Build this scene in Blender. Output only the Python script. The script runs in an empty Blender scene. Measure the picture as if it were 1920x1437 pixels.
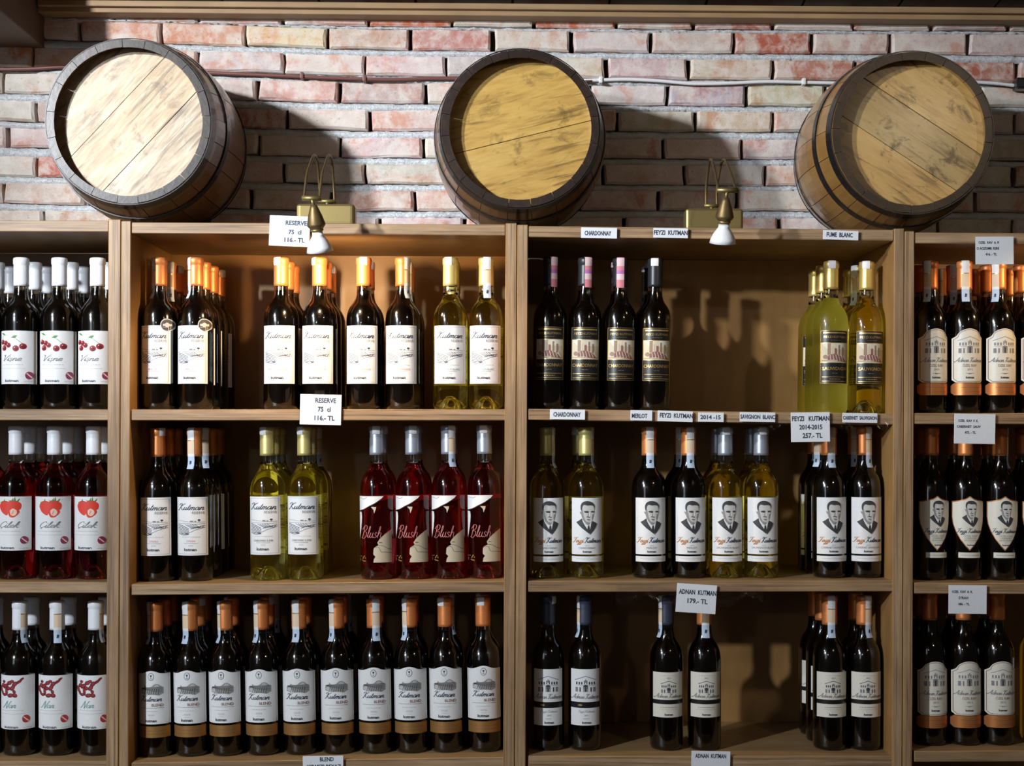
import bpy, bmesh, math, random
from mathutils import Vector, Matrix
from mathutils.geometry import tessellate_polygon

random.seed(7)
sc = bpy.context.scene
COL = sc.collection

# ------------------------------------------------------------------ camera
F = 2685.0          # focal length in pixels of the 1920 x 1437 frame
HY = 815.0          # horizon row
D = 2.9             # camera to the front plane of the cabinets (Y = 0)
CZ = 1.30           # eye height
ROLL = 0.0045

cam_d = bpy.data.cameras.new('camera')
cam = bpy.data.objects.new('camera', cam_d); COL.objects.link(cam)
cam_d.sensor_fit = 'HORIZONTAL'; cam_d.sensor_width = 36.0
cam_d.lens = F / 1920.0 * 36.0
cam_d.shift_y = (HY - 718.5) / 1920.0
cam_d.clip_start = 0.05
cam.location = (0, -D, CZ)
cam.rotation_euler = (math.pi / 2, -ROLL, 0)
sc.camera = cam

# ------------------------------------------------------------------ light
sc.view_settings.view_transform = 'Standard'
sc.view_settings.look = 'None'
sc.view_settings.gamma = 1.0
sc.view_settings.use_curve_mapping = False
sc.view_settings.exposure = 0.0
sc.cycles.sample_clamp_indirect = 4.0
sc.cycles.max_bounces = 14
sc.cycles.transmission_bounces = 12
sc.cycles.transparent_max_bounces = 16

w = bpy.data.worlds.new('room_light'); sc.world = w; w.use_nodes = True
bg = w.node_tree.nodes['Background']
bg.inputs[0].default_value = (1.0, 0.92, 0.82, 1); bg.inputs[1].default_value = 0.022

def spot(name, loc, aim, power, color, size_deg, blend=0.6, radius=0.04):
    l = bpy.data.lights.new(name, 'SPOT'); l.energy = power; l.color = color
    l.spot_size = math.radians(size_deg); l.spot_blend = blend; l.shadow_soft_size = radius
    o = bpy.data.objects.new(name, l); COL.objects.link(o); o.location = loc
    d = Vector(aim) - Vector(loc)
    o.rotation_euler = d.to_track_quat('-Z', 'Y').to_euler()
    return o
# ceiling spots of the shop, out of frame
spot('ceiling_spot', (-2.05, -2.0, 2.50), (-0.15, 0.37, 2.30), 430, (0.94, 0.97, 1.0), 58, 0.9, 0.06)
spot('ceiling_spot', (-2.35, -2.9, 2.3), (-0.05, 0.1, 0.92), 420, (0.86, 0.93, 1.0), 48, 0.75, 0.06)
spot('ceiling_spot', (-1.45, -4.6, 2.15), (0.2, 0.2, 1.1), 18, (0.90, 0.95, 1.0), 30, 0.9, 0.07)
spot('ceiling_spot', (1.55, -2.6, 2.5), (0.8, 0.1, 1.2), 18, (1.0, 0.80, 0.56), 80, 0.8, 0.05)

# the shop's daylight window, far behind the camera on the left
wl = bpy.data.lights.new('window_daylight', 'AREA'); wl.shape = 'RECTANGLE'; wl.size = 0.9; wl.size_y = 1.5
wl.energy = 9; wl.color = (0.72, 0.84, 1.0)
wo = bpy.data.objects.new('window_daylight', wl); COL.objects.link(wo); wo.location = (-2.7, -4.2, 1.75)
wo.rotation_euler = (Vector((0.1, 0, 1.2)) - Vector((-2.7, -4.2, 1.75))).to_track_quat('-Z', 'Y').to_euler()

# ------------------------------------------------------------------ helpers
def P(px, py, Y):
    """world point seen at pixel (px, py) of the frame on the plane of depth Y"""
    u = (px - 960.0) / F; v = (HY - py) / F
    x = u - ROLL * v; z = v + ROLL * u
    d = D + Y
    return Vector((x * d, Y, CZ + z * d))

def ramp(t, pts):
    for (a, ya), (b, yb) in zip(pts, pts[1:]):
        if t <= b:
            return ya + (yb - ya) * (t - a) / (b - a)
    return pts[-1][1]

def mesh(name, verts, faces, mats=(), idx=None, smooth=False):
    me = bpy.data.meshes.new(name)
    me.from_pydata([tuple(v) for v in verts], [], faces)
    for m in mats: me.materials.append(m)
    if idx:
        me.polygons.foreach_set('material_index', idx)
    if smooth:
        me.polygons.foreach_set('use_smooth', [True] * len(me.polygons))
    me.update()
    return me

def ob(name, me, parent=None, loc=None, rot=None):
    o = bpy.data.objects.new(name, me); COL.objects.link(o)
    if parent is not None: o.parent = parent
    if loc is not None: o.location = loc
    if rot is not None: o.rotation_euler = rot
    return o

def tag(o, label, cat, group=None):
    o['label'] = label; o['category'] = cat
    if group: o['group'] = group
    return o

def thing(name, label, cat, loc=(0, 0, 0), group=None):
    o = bpy.data.objects.new(name, None); COL.objects.link(o); o.location = loc
    o.empty_display_size = 0.05
    return tag(o, label, cat, group)

def hexa(c):
    """box from 8 corners: 4 bottom (ccw), 4 top"""
    return c, [(0, 3, 2, 1), (4, 5, 6, 7), (0, 1, 5, 4), (1, 2, 6, 5), (2, 3, 7, 6), (3, 0, 4, 7)]

def box(x0, x1, y0, y1, z0, z1):
    return hexa([(x0, y0, z0), (x1, y0, z0), (x1, y1, z0), (x0, y1, z0),
                 (x0, y0, z1), (x1, y0, z1), (x1, y1, z1), (x0, y1, z1)])

def bevelled(name, vf, mats, width=0.002, seg=2):
    v, f = vf
    me = mesh(name, v, f, mats)
    bm = bmesh.new(); bm.from_mesh(me)
    bmesh.ops.bevel(bm, geom=bm.edges[:], offset=width, segments=seg, affect='EDGES', profile=0.6)
    bmesh.ops.recalc_face_normals(bm, faces=bm.faces)
    bm.to_mesh(me); bm.free()
    return me

def lathe(name, prof, n, mats=(), idx_of=None, smooth=True, close=False):
    verts = []; faces = []; idx = []
    k = len(prof)
    ring = []
    for (r, z) in prof:
        if r < 1e-6:
            ring.append([len(verts)]); verts.append((0, 0, z))
        else:
            ring.append(list(range(len(verts), len(verts) + n)))
            for j in range(n):
                a = 2 * math.pi * j / n
                verts.append((r * math.cos(a), r * math.sin(a), z))
    pairs = [(i, i + 1) for i in range(k - 1)]
    if close: pairs.append((k - 1, 0))
    for i, i2 in pairs:
        A, B = ring[i], ring[i2]
        for j in range(n):
            j2 = (j + 1) % n
            if len(A) == 1 and len(B) == 1: continue
            if len(A) == 1: faces.append((A[0], B[j2], B[j]))
            elif len(B) == 1: faces.append((A[j], A[j2], B[0]))
            else: faces.append((A[j], A[j2], B[j2], B[j]))
            idx.append(idx_of(i) if idx_of else 0)
    return mesh(name, verts, faces, mats, idx, smooth)

def tube(name, path, r, mats, n=8, smooth=True):
    verts = []; faces = []
    m = len(path); path = [Vector(p) for p in path]
    up = Vector((0, 0, 1))
    for i, p in enumerate(path):
        t = (path[min(i + 1, m - 1)] - path[max(i - 1, 0)]).normalized()
        s = t.cross(up)
        if s.length < 1e-3: s = t.cross(Vector((1, 0, 0)))
        s.normalize(); q = s.cross(t).normalized(); up = q
        for j in range(n):
            a = 2 * math.pi * j / n
            verts.append(p + (s * math.cos(a) + q * math.sin(a)) * r)
    for i in range(m - 1):
        for j in range(n):
            j2 = (j + 1) % n
            faces.append((i * n + j, i * n + j2, (i + 1) * n + j2, (i + 1) * n + j))
    faces.append(tuple(range(n - 1, -1, -1))); faces.append(tuple(range((m - 1) * n, m * n)))
    return mesh(name, verts, faces, mats, None, smooth)

def catmull(pts, sub=5):
    if len(pts) < 3: return pts
    out = []
    p = [pts[0]] + list(pts) + [pts[-1]]
    for i in range(1, len(p) - 2):
        for k in range(sub):
            t = k / sub
            out.append(tuple(0.5 * ((2 * b) + (c - a) * t + (2 * a - 5 * b + 4 * c - d) * t * t + (-a + 3 * b - 3 * c + d) * t ** 3)
                             for a, b, c, d in zip(p[i - 1], p[i], p[i + 1], p[i + 2])))
    out.append(tuple(pts[-1]))
    return out

# ------------------------------------------------------------------ materials
class N:
    """small node helper"""
    def __init__(s, name):
        s.m = bpy.data.materials.new(name); s.m.use_nodes = True
        s.t = s.m.node_tree; s.b = s.t.nodes['Principled BSDF']; s.out = s.t.nodes['Material Output']
    def n(s, kind, **kw):
        x = s.t.nodes.new(kind)
        for k, v in kw.items():
            if k in x.inputs: x.inputs[k].default_value = v
            else: setattr(x, k, v)
        return x
    def l(s, a, b): s.t.links.new(a, b)
    def coord(s, scale=(1, 1, 1), kind='Object', loc=(0, 0, 0)):
        c = s.n('ShaderNodeTexCoord'); mp = s.n('ShaderNodeMapping')
        mp.inputs['Scale'].default_value = scale; mp.inputs['Location'].default_value = loc
        s.l(c.outputs[kind], mp.inputs['Vector']); return mp.outputs[0]
    def noise(s, vec, scale, detail=4, rough=0.55, dist=0.0):
        x = s.n('ShaderNodeTexNoise'); x.inputs['Scale'].default_value = scale
        x.inputs['Detail'].default_value = detail; x.inputs['Roughness'].default_value = rough
        x.inputs['Distortion'].default_value = dist
        s.l(vec, x.inputs['Vector']); return x.outputs['Fac']
    def ramp(s, fac, stops):
        r = s.n('ShaderNodeValToRGB'); e = r.color_ramp.elements
        while len(e) < len(stops): e.new(0.5)
        for el, (p, c) in zip(e, stops):
            el.position = p; el.color = (*c, 1) if len(c) == 3 else c
        s.l(fac, r.inputs[0]); return r.outputs[0]
    def mix(s, fac, a, b, mode='MIX'):
        x = s.n('ShaderNodeMix', data_type='RGBA', blend_type=mode)
        for sock, val in ((x.inputs[0], fac), (x.inputs[6], a), (x.inputs[7], b)):
            if hasattr(val, 'links'): s.l(val, sock)
            elif isinstance(val, (int, float)): sock.default_value = val
            else: sock.default_value = (*val, 1)
        return x.outputs[2]
    def bump(s, h, strength=0.3, dist=0.002):
        b = s.n('ShaderNodeBump'); b.inputs['Strength'].default_value = strength
        b.inputs['Distance'].default_value = dist
        s.l(h, b.inputs['Height']); s.l(b.outputs[0], s.b.inputs['Normal'])
    def set(s, **kw):
        for k, v in kw.items():
            k = k.replace('_', ' ')
            sock = s.b.inputs[k]
            if hasattr(v, 'links'): s.l(v, sock)
            elif isinstance(v, tuple) and len(v) == 3: sock.default_value = (*v, 1)
            else: sock.default_value = v
        return s

_cache = {}
def flat(name, color, rough=0.6, metal=0.0, spec=0.4, coat=0.0):
    if name in _cache: return _cache[name]
    h = N(name)
    fac = h.noise(h.coord((60, 60, 60)), 3, 3)
    col = h.mix(fac, tuple(c * 0.93 for c in color), tuple(min(1, c * 1.06) for c in color))
    h.set(Base_Color=col, Roughness=rough, Metallic=metal, Specular_IOR_Level=spec, Coat_Weight=coat)
    _cache[name] = h.m
    return h.m

def plain(name, color, rough=0.6, metal=0.0):
    """print inks and foils"""
    if name in _cache: return _cache[name]
    h = N(name); h.set(Base_Color=color, Roughness=rough, Metallic=metal)
    _cache[name] = h.m
    return h.m

def wood(name, stops, grain, fine=1.0, rough=0.55, stripes=None, coat=0.0, bump=0.25):
    """grain: mapping scale, small along the grain"""
    h = N(name)
    v = h.coord(grain)
    a = h.noise(v, 6.0 * fine, 8, 0.62, 0.6)
    b = h.noise(v, 38.0 * fine, 4, 0.6)
    mixed = h.mix(0.35, a, b)
    col = h.ramp(mixed, stops)
    if stripes:                                   # plies of a plywood edge
        ply = h.mix(0.4, h.noise(h.coord(stripes[1]), 170, 2, 0.6), h.noise(h.coord(stripes[1]), 420, 3, 0.6))
        dark = h.ramp(ply, [(0.38, (0.22, 0.17, 0.13)), (0.48, (0.9, 0.88, 0.86)), (0.62, (1.2, 1.18, 1.16))])
        col = h.mix(0.75, col, dark, 'MULTIPLY')
    blot = h.noise(h.coord((3, 3, 3)), 4, 4)
    col = h.mix(h.ramp(blot, [(0.35, (0, 0, 0)), (0.75, (0.45, 0.45, 0.45))]), col, tuple(c * 0.62 for c in stops[1][1]))
    h.set(Base_Color=col, Roughness=rough, Coat_Weight=coat, Coat_Roughness=0.15)
    h.bump(mixed, bump, 0.002)
    return h.m

TAN = [(0.30, (0.14, 0.075, 0.034)), (0.5, (0.34, 0.215, 0.115)), (0.70, (0.54, 0.38, 0.23))]
M_EDGE_H = wood('plywood_edge_across', TAN, (0.12, 1, 1), 2.2, 0.5, ('Z', (0.014, 0.2, 1)))
M_EDGE_V = wood('plywood_edge_upright', TAN, (1, 1, 0.10), 2.2, 0.5, ('X', (1, 0.2, 0.014)))
M_PLY = wood('plywood_face', [(0.25, (0.22, 0.105, 0.033)), (0.5, (0.33, 0.175, 0.058)), (0.75, (0.42, 0.245, 0.09))], (0.9, 0.9, 0.16), 1.0, 0.42)
M_PLYH = wood('plywood_shelf_face', [(0.25, (0.22, 0.12, 0.048)), (0.5, (0.34, 0.21, 0.095)), (0.75, (0.43, 0.28, 0.14))], (0.16, 0.9, 0.9), 1.0, 0.45)
M_TRIM = wood('pine_moulding', [(0.25, (0.20, 0.12, 0.055)), (0.5, (0.36, 0.23, 0.115)), (0.75, (0.47, 0.32, 0.17))], (0.10, 1, 1), 2.0, 0.6)
M_BEAM = wood('brown_painted_beam', [(0.25, (0.10, 0.062, 0.036)), (0.5, (0.135, 0.085, 0.05)), (0.75, (0.17, 0.11, 0.066))], (1, 0.2, 1), 1.5, 0.6)
M_CEIL = wood('dark_ceiling_boards', [(0.25, (0.05, 0.03, 0.016)), (0.5, (0.09, 0.055, 0.03)), (0.75, (0.13, 0.08, 0.045))], (1, 0.15, 1), 1.5, 0.7)
M_FLOOR = wood('floor_boards', [(0.25, (0.10, 0.06, 0.03)), (0.5, (0.16, 0.10, 0.055)), (0.75, (0.2, 0.13, 0.07))], (1, 0.1, 1), 1.2, 0.5)

def brick_mat():
    h = N('old_whitewashed_brick')
    oi = h.n('ShaderNodeObjectInfo')
    c = h.n('ShaderNodeTexCoord')
    add = h.n('ShaderNodeVectorMath', operation='ADD')
    mul = h.n('ShaderNodeVectorMath', operation='SCALE'); mul.inputs[3].default_value = 40.0
    comb = h.n('ShaderNodeCombineXYZ')
    for i in range(3): h.l(oi.outputs['Random'], comb.inputs[i])
    h.l(comb.outputs[0], mul.inputs[0]); h.l(c.outputs['Object'], add.inputs[0]); h.l(mul.outputs[0], add.inputs[1])
    v = add.outputs[0]
    big = h.noise(v, 11, 4, 0.6, 0.8); patch = h.noise(v, 17, 5, 0.6, 0.5); mid = h.noise(v, 40, 6, 0.68, 0.35); fine = h.noise(v, 190, 4, 0.7)
    base = oi.outputs['Color']
    deep = h.mix(1.0, base, (0.96, 0.64, 0.53), 'MULTIPLY')
    col = h.mix(h.ramp(big, [(0.50, (0, 0, 0)), (0.60, (0.85, 0.85, 0.85))]), base, deep)
    col = h.mix(h.ramp(patch, [(0.50, (0, 0, 0)), (0.60, (0.6, 0.6, 0.6))]), col, (0.64, 0.60, 0.54))
    wash = h.ramp(mid, [(0.44, (0, 0, 0)), (0.66, (0.62, 0.62, 0.62))])
    col = h.mix(wash, col, (0.68, 0.62, 0.59))
    pits = h.ramp(fine, [(0.30, (0.45, 0.40, 0.36)), (0.40, (1, 1, 1))])
    col = h.mix(0.8, col, pits, 'MULTIPLY')
    h.set(Base_Color=col, Roughness=0.85, Specular_IOR_Level=0.25)
    h.bump(h.mix(0.4, mid, fine), 0.35, 0.004)
    return h.m
M_BRICK = brick_mat()

def mortar_mat():
    h = N('grey_lime_mortar')
    v = h.coord()
    a = h.noise(v, 30, 5, 0.6); b = h.noise(v, 130, 5, 0.7, 0.5)
    col = h.ramp(h.mix(0.5, a, b), [(0.28, (0.36, 0.38, 0.40)), (0.42, (0.66, 0.69, 0.72)), (0.66, (0.80, 0.83, 0.86))])
    h.set(Base_Color=col, Roughness=0.95, Specular_IOR_Level=0.15)
    h.bump(b, 0.9, 0.008)
    return h.m
M_MORTAR = mortar_mat()
M_GAP = flat('earth_brown_backing', (0.10, 0.07, 0.05), 0.95)

def glass(name, color, ior=1.5, rough=0.0, absorb=None, diffuse=0.0, dcol=(1, 1, 1), coat=0.35):
    h = N(name)
    h.set(Base_Color=color, Roughness=rough, IOR=ior, Transmission_Weight=1.0, Coat_Weight=coat, Coat_Roughness=0.13)
    if absorb:
        ab = h.n('ShaderNodeVolumeAbsorption')
        ab.inputs['Color'].default_value = (*absorb[0], 1); ab.inputs['Density'].default_value = absorb[1]
        h.l(ab.outputs[0], h.out.inputs['Volume'])
    if diffuse:
        tr = h.n('ShaderNodeBsdfTranslucent'); tr.inputs[0].default_value = (*dcol, 1)
        mx = h.n('ShaderNodeMixShader'); mx.inputs[0].default_value = diffuse
        h.l(h.b.outputs[0], mx.inputs[1]); h.l(tr.outputs[0], mx.inputs[2]); h.l(mx.outputs[0], h.out.inputs['Surface'])
    return h.m
M_DARKGLASS = glass('dark_bottle_glass', (0.34, 0.27, 0.17), 1.5, 0.035, coat=0.8)
M_CLEAR = glass('clear_bottle_glass', (0.95, 0.97, 0.93), 1.12, 0.0)
M_YELLOW = glass('pale_gold_wine', (0.93, 0.84, 0.20), 1.36, 0.02, None, 0.05, (0.9, 0.75, 0.1))
M_STRAW = glass('deep_gold_wine', (0.87, 0.76, 0.13), 1.36, 0.02, None, 0.035, (0.9, 0.7, 0.1))
M_ROSE = glass('rose_red_wine', (0.62, 0.055, 0.07), 1.36, 0.02, None, 0.012, (0.8, 0.06, 0.06))
M_BERRY = glass('strawberry_red_wine', (0.50, 0.04, 0.04), 1.36, 0.02, None, 0.008, (0.8, 0.06, 0.05))
M_FROST = glass('frosted_yellow_green_wine', (0.88, 0.85, 0.28), 1.36, 0.38, None, 0.5, (0.86, 0.82, 0.24))
M_WINE = flat('dark_red_wine', (0.006, 0.002, 0.002), 0.3, 0, 0.3)

M_PAPER = flat('white_label_paper', (0.80, 0.80, 0.80), 0.42, 0, 0.45)
M_CREAM = flat('cream_label_paper', (0.76, 0.72, 0.62), 0.42, 0, 0.45)
M_BLACKP = flat('black_label_paper', (0.012, 0.011, 0.012), 0.35, 0, 0.5)
M_CARD = flat('white_price_card', (0.72, 0.74, 0.78), 0.45, 0, 0.4)
M_COPPERFOIL = flat('copper_label_foil', (0.62, 0.24, 0.08), 0.38, 0.55)
M_BRONZEFOIL = flat('bronze_label_foil', (0.46, 0.24, 0.075), 0.40, 0.6)
CAPMAT = {
    'white': flat('white_capsule_foil', (0.80, 0.82, 0.86), 0.38, 0, 0.5),
    'copper': flat('copper_capsule_foil', (0.78, 0.27, 0.085), 0.42, 0.5),
    'gold': flat('pale_gold_capsule_foil', (0.66, 0.56, 0.22), 0.40, 0.55),
    'yellowgold': flat('yellow_gold_capsule_foil', (0.72, 0.52, 0.16), 0.38, 0.6),
    'silver': flat('silver_blue_capsule_foil', (0.46, 0.50, 0.58), 0.36, 0.6),
    'black': flat('black_capsule_foil', (0.022, 0.022, 0.026), 0.38, 0.1),
    'slate': flat('slate_blue_capsule_foil', (0.055, 0.065, 0.10), 0.42, 0.2),
}
INK = {
    'black': plain('black_ink', (0.02, 0.02, 0.022)), 'grey': plain('grey_ink', (0.22, 0.22, 0.23)),
    'light': plain('pale_grey_ink', (0.48, 0.48, 0.49)), 'red': plain('red_ink', (0.42, 0.035, 0.04)),
    'cherry': plain('cherry_red_ink', (0.33, 0.02, 0.03)), 'darkcherry': plain('dark_cherry_ink', (0.12, 0.01, 0.016)),
    'straw': plain('strawberry_red_ink', (0.74, 0.05, 0.03)), 'pale': plain('pale_strawberry_flesh_ink', (0.86, 0.62, 0.48)),
    'green': plain('leaf_green_ink', (0.08, 0.27, 0.05)), 'purple': plain('purple_badge_ink', (0.28, 0.03, 0.10)),
    'pink': plain('salmon_pink_ink', (0.60, 0.20, 0.19)), 'salmon': plain('pale_red_ink', (0.62, 0.26, 0.24)),
    'gold': plain('gold_ink', (0.66, 0.45, 0.16), 0.3, 0.7), 'beige': plain('beige_ink', (0.56, 0.49, 0.36)),
    'teal': plain('teal_ink', (0.20, 0.38, 0.36)), 'paper': M_PAPER, 'cream': M_CREAM, 'blackp': M_BLACKP,
    'copper': M_COPPERFOIL, 'bronze': M_BRONZEFOIL, 'orange': plain('orange_script_ink', (0.50, 0.20, 0.04)),
    'navy': plain('navy_ink', (0.035, 0.05, 0.085)), 'skin': plain('portrait_light_tone', (0.62, 0.60, 0.57)),
    'mid': plain('portrait_mid_tone', (0.30, 0.29, 0.28)), 'dark': plain('portrait_dark_tone', (0.045, 0.045, 0.05)),
    'sepia': plain('sepia_ink', (0.30, 0.19, 0.12)), 'picture': plain('picture_ground_ink', (0.60, 0.52, 0.38)),
    'haze': plain('pale_picture_ink', (0.70, 0.66, 0.54)), 'brownred': plain('brown_red_ink', (0.25, 0.10, 0.08)),
    'white': M_PAPER, 'stampblue': plain('pale_blue_stamp', (0.50, 0.60, 0.74)), 'stamporange': plain('pale_orange_stamp', (0.78, 0.60, 0.42)),
    'stamppink': plain('pink_stamp', (0.66, 0.22, 0.26)), 'stamppale': plain('pale_pink_stamp', (0.74, 0.52, 0.54)),
    'stampviolet': plain('violet_stamp', (0.46, 0.16, 0.42)),
}
M_BRASS = flat('aged_brass', (0.25, 0.19, 0.075), 0.46, 0.75)
M_DKBRASS = flat('dark_aged_brass', (0.17, 0.115, 0.052), 0.5, 0.75)
M_ENAMEL = flat('white_lamp_enamel', (0.78, 0.79, 0.80), 0.35, 0, 0.5)
M_IRON = flat('dark_lacquered_iron', (0.035, 0.033, 0.036), 0.30, 0.7, 0.5, 0.3)
M_CABLE_R = flat('red_brown_cable_sheath', (0.16, 0.06, 0.05), 0.45)
M_CABLE_W = flat('white_cable_sheath', (0.72, 0.72, 0.74), 0.4)

# ------------------------------------------------------------------ room shell
WY = 0.37            # face of the brick wall
WS = F / (D + WY)    # pixels per metre there

def struct(o): o['kind'] = 'structure'; return o

wall = struct(ob('wall_back', mesh('wall_back', *box(-1.75, 1.75, WY + 0.05, WY + 0.12, 0.0, 2.6), [M_GAP])))

COURSES = [  # course centre row at x = 0, 650, 1200, 1900 ; joint columns
    ((19, 28, 34, 38), [60, 215, 372, 529, 692, 848, 1002, 1155, 1300, 1450, 1600, 1748, 1891]),
    ((50, 71, 78, 82), [-8, 147, 302, 460, 613, 770, 923, 1072, 1221, 1377, 1523, 1670, 1817]),
    ((103, 120, 128, 133), [60, 215, 372, 533, 685, 837, 985, 1137, 1292, 1450, 1606, 1760, 1909]),
    ((153, 172, 177, 180), [6, 160, 320, 482, 638, 797, 950, 1105, 1253, 1400, 1550, 1692, 1838]),
    ((206, 224, 226, 230), [68, 220, 378, 538, 693, 850, 1002, 1158, 1304, 1450, 1600, 1750, 1904]),
    ((255, 275, 277, 281), [13, 165, 323, 485, 638, 793, 945, 1095, 1244, 1391, 1540, 1690, 1840]),
    ((309, 325, 326, 330), [68, 220, 376, 533, 685, 840, 985, 1130, 1284, 1436, 1590, 1745, 1902]),
    ((360, 376, 374, 378), [5, 160, 315, 470, 622, 778, 930, 1085, 1234, 1383, 1533, 1682, 1830]),
    ((411, 426, 425, 429), [80, 235, 390, 548, 712, 872, 1022, 1172, 1320, 1463, 1612, 1760, 1900]),
]
def crow(c, x): return ramp(x, [(-400, c[0] - 8), (0, c[0]), (650, c[1]), (1200, c[2]), (1900, c[3]), (2400, c[3] + 3)])

def brick_mesh(k):
    rnd = random.Random(100 + k)
    wx, hz = 0.09, 0.0232
    out = []
    per = [(-1, -1), (-0.35, -1), (0.35, -1), (1, -1), (1, 0), (1, 1), (0.35, 1), (-0.35, 1), (-1, 1), (-1, 0)]
    for (a, b) in per:
        out.append((a * wx + rnd.uniform(-0.0022, 0.0022), b * hz + rnd.uniform(-0.0018, 0.0018)))
    n = len(out); v = []
    for (x, z) in out: v.append((x, 0.055, z))
    for (x, z) in out: v.append((x, 0.005 + rnd.uniform(-0.001, 0.002), z))
    for (x, z) in out:
        i = 0.0042 + rnd.uniform(0, 0.0022)
        v.append((x - math.copysign(i, x), rnd.uniform(-0.0012, 0.0012), z - math.copysign(i * 0.8, z) if abs(z) > 0.01 else z))
    v.append((rnd.uniform(-0.02, 0.02), rnd.uniform(-0.0025, 0.001), 0))
    f = []
    for r in (0, 1):
        for j in range(n):
            j2 = (j + 1) % n
            f.append((r * n + j, r * n + j2, (r + 1) * n + j2, (r + 1) * n + j))
    for j in range(n):
        f.append((2 * n + j, 2 * n + (j + 1) % n, 3 * n))
    return mesh('brick', v, f, [M_BRICK])
BRICKS = [brick_mesh(k) for k in range(10)]
PAL = [(0.53, 0.44, 0.41), (0.56, 0.47, 0.43), (0.52, 0.42, 0.40), (0.48, 0.37, 0.34), (0.56, 0.50, 0.43),
       (0.53, 0.37, 0.31), (0.51, 0.44, 0.38), (0.54, 0.43, 0.41), (0.57, 0.50, 0.45)]
SPECIAL = {(1, 302): (0.52, 0.36, 0.27), (1, 460): (0.60, 0.54, 0.35), (1, 1377): (0.42, 0.16, 0.10), (2, -95): (0.50, 0.31, 0.17),
           (2, 1450): (0.40, 0.19, 0.14), (2, 1606): (0.38, 0.18, 0.13), (2, 1760): (0.40, 0.19, 0.13), (6, 68): (0.46, 0.16, 0.10), (6, -90): (0.46, 0.28, 0.15),
           (0, 692): (0.50, 0.20, 0.11), (0, 1002): (0.50, 0.20, 0.12), (0, 1300): (0.42, 0.19, 0.13), (3, 482): (0.52, 0.33, 0.27),
           (1, 770): (0.46, 0.27, 0.22), (4, 378): (0.42, 0.20, 0.13), (2, 60): (0.54, 0.36, 0.26), (2, 1292): (0.52, 0.42, 0.30),
           (3, 1400): (0.50, 0.43, 0.30), (4, 1304): (0.50, 0.42, 0.30), (3, 1253): (0.42, 0.37, 0.38), (1, 1523): (0.47, 0.33, 0.28)}
for ci, (c, js) in enumerate(COURSES):
    js = [js[0] - 155] + js + [js[-1] + 152]
    for x0, x1 in zip(js, js[1:]):
        g = random.uniform(4, 9)
        mx = (x0 + x1) / 2; y0, y1 = crow(c, x0), crow(c, x1)
        p = P(mx, crow(c, mx), WY)
        a = P(x0, y0, WY); b = P(x1, y1, WY)
        o = ob('brick', BRICKS[random.randrange(10)], wall, p + Vector((0, random.uniform(-0.004, 0.004), 0)))
        o.rotation_euler = (random.uniform(-0.03, 0.03), -math.atan2(b.z - a.z, b.x - a.x) + random.uniform(-0.004, 0.004), random.uniform(-0.015, 0.015))
        o.scale = (((x1 - x0) - g) / WS / 0.18, 1, 38.5 / WS / 0.0464 * random.uniform(0.96, 1.04))
        col = SPECIAL.get((ci, x0)) or random.choice(PAL)
        o.color = (*[min(0.8, q * random.uniform(0.94, 1.06)) for q in col], 1)
# mortar beds between the courses: lumpy ledges, sitting back from the brick above
for ci in range(len(COURSES) - 1):
    c0, c1 = COURSES[ci][0], COURSES[ci + 1][0]
    rnd = random.Random(ci + 40)
    v = []; f = []; rows = 6; cols = 0
    ph = [rnd.uniform(0, 6) for _ in range(6)]
    x = -130.0
    while x < 2060:
        top = crow(c0, x) + 19; bot = crow(c1, x) - 19
        lump = 0.5 + 0.25 * math.sin(x * 0.021 + ph[0]) + 0.2 * math.sin(x * 0.067 + ph[1]) + rnd.uniform(-0.22, 0.22)
        for k, (t, dy) in enumerate([(-0.25, 0.040), (-0.02, 0.022), (0.16, 0.013), (0.5, 0.005), (0.98, 0.0005), (1.22, 0.010)]):
            q = P(x + rnd.uniform(-1.5, 1.5), top + (bot - top) * t + rnd.uniform(-1.0, 1.0), WY)
            q.y += dy - 0.006 * lump * (1 if 1 <= k <= 4 else 0) + rnd.uniform(-0.002, 0.002)
            v.append(q)
        cols += 1; x += rnd.uniform(4.5, 8.5)
    for i in range(cols - 1):
        for k in range(rows - 1):
            f.append((i * rows + k, (i + 1) * rows + k, (i + 1) * rows + k + 1, i * rows + k + 1))
    me = mesh('mortar_bed', v, f, [M_MORTAR], None, True)
    ob('mortar_bed', me, wall)

# cornice moulding along the top of the wall
def slat(px0, py0, px1, py1, h_px, yf, yb, mats, name):
    a = P(px0, py0, yf); b = P(px1, py1, yf); h = h_px / F * (D + yf)
    c = [a, b, Vector((b.x, yb, b.z)), Vector((a.x, yb, a.z))]
    return bevelled(name, hexa([tuple(q) for q in c] + [(q.x, q.y, q.z + h) for q in c]), mats, 0.0025, 2)
trim = struct(ob('trim_1', slat(70, 22, 2050, 39, 13, 0.325, WY + 0.06, [M_TRIM], 'trim')))
ob('moulding_strip', slat(70, 10, 2050, 26, 11, 0.312, WY + 0.06, [M_TRIM], 'moulding_strip'), trim)

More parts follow.
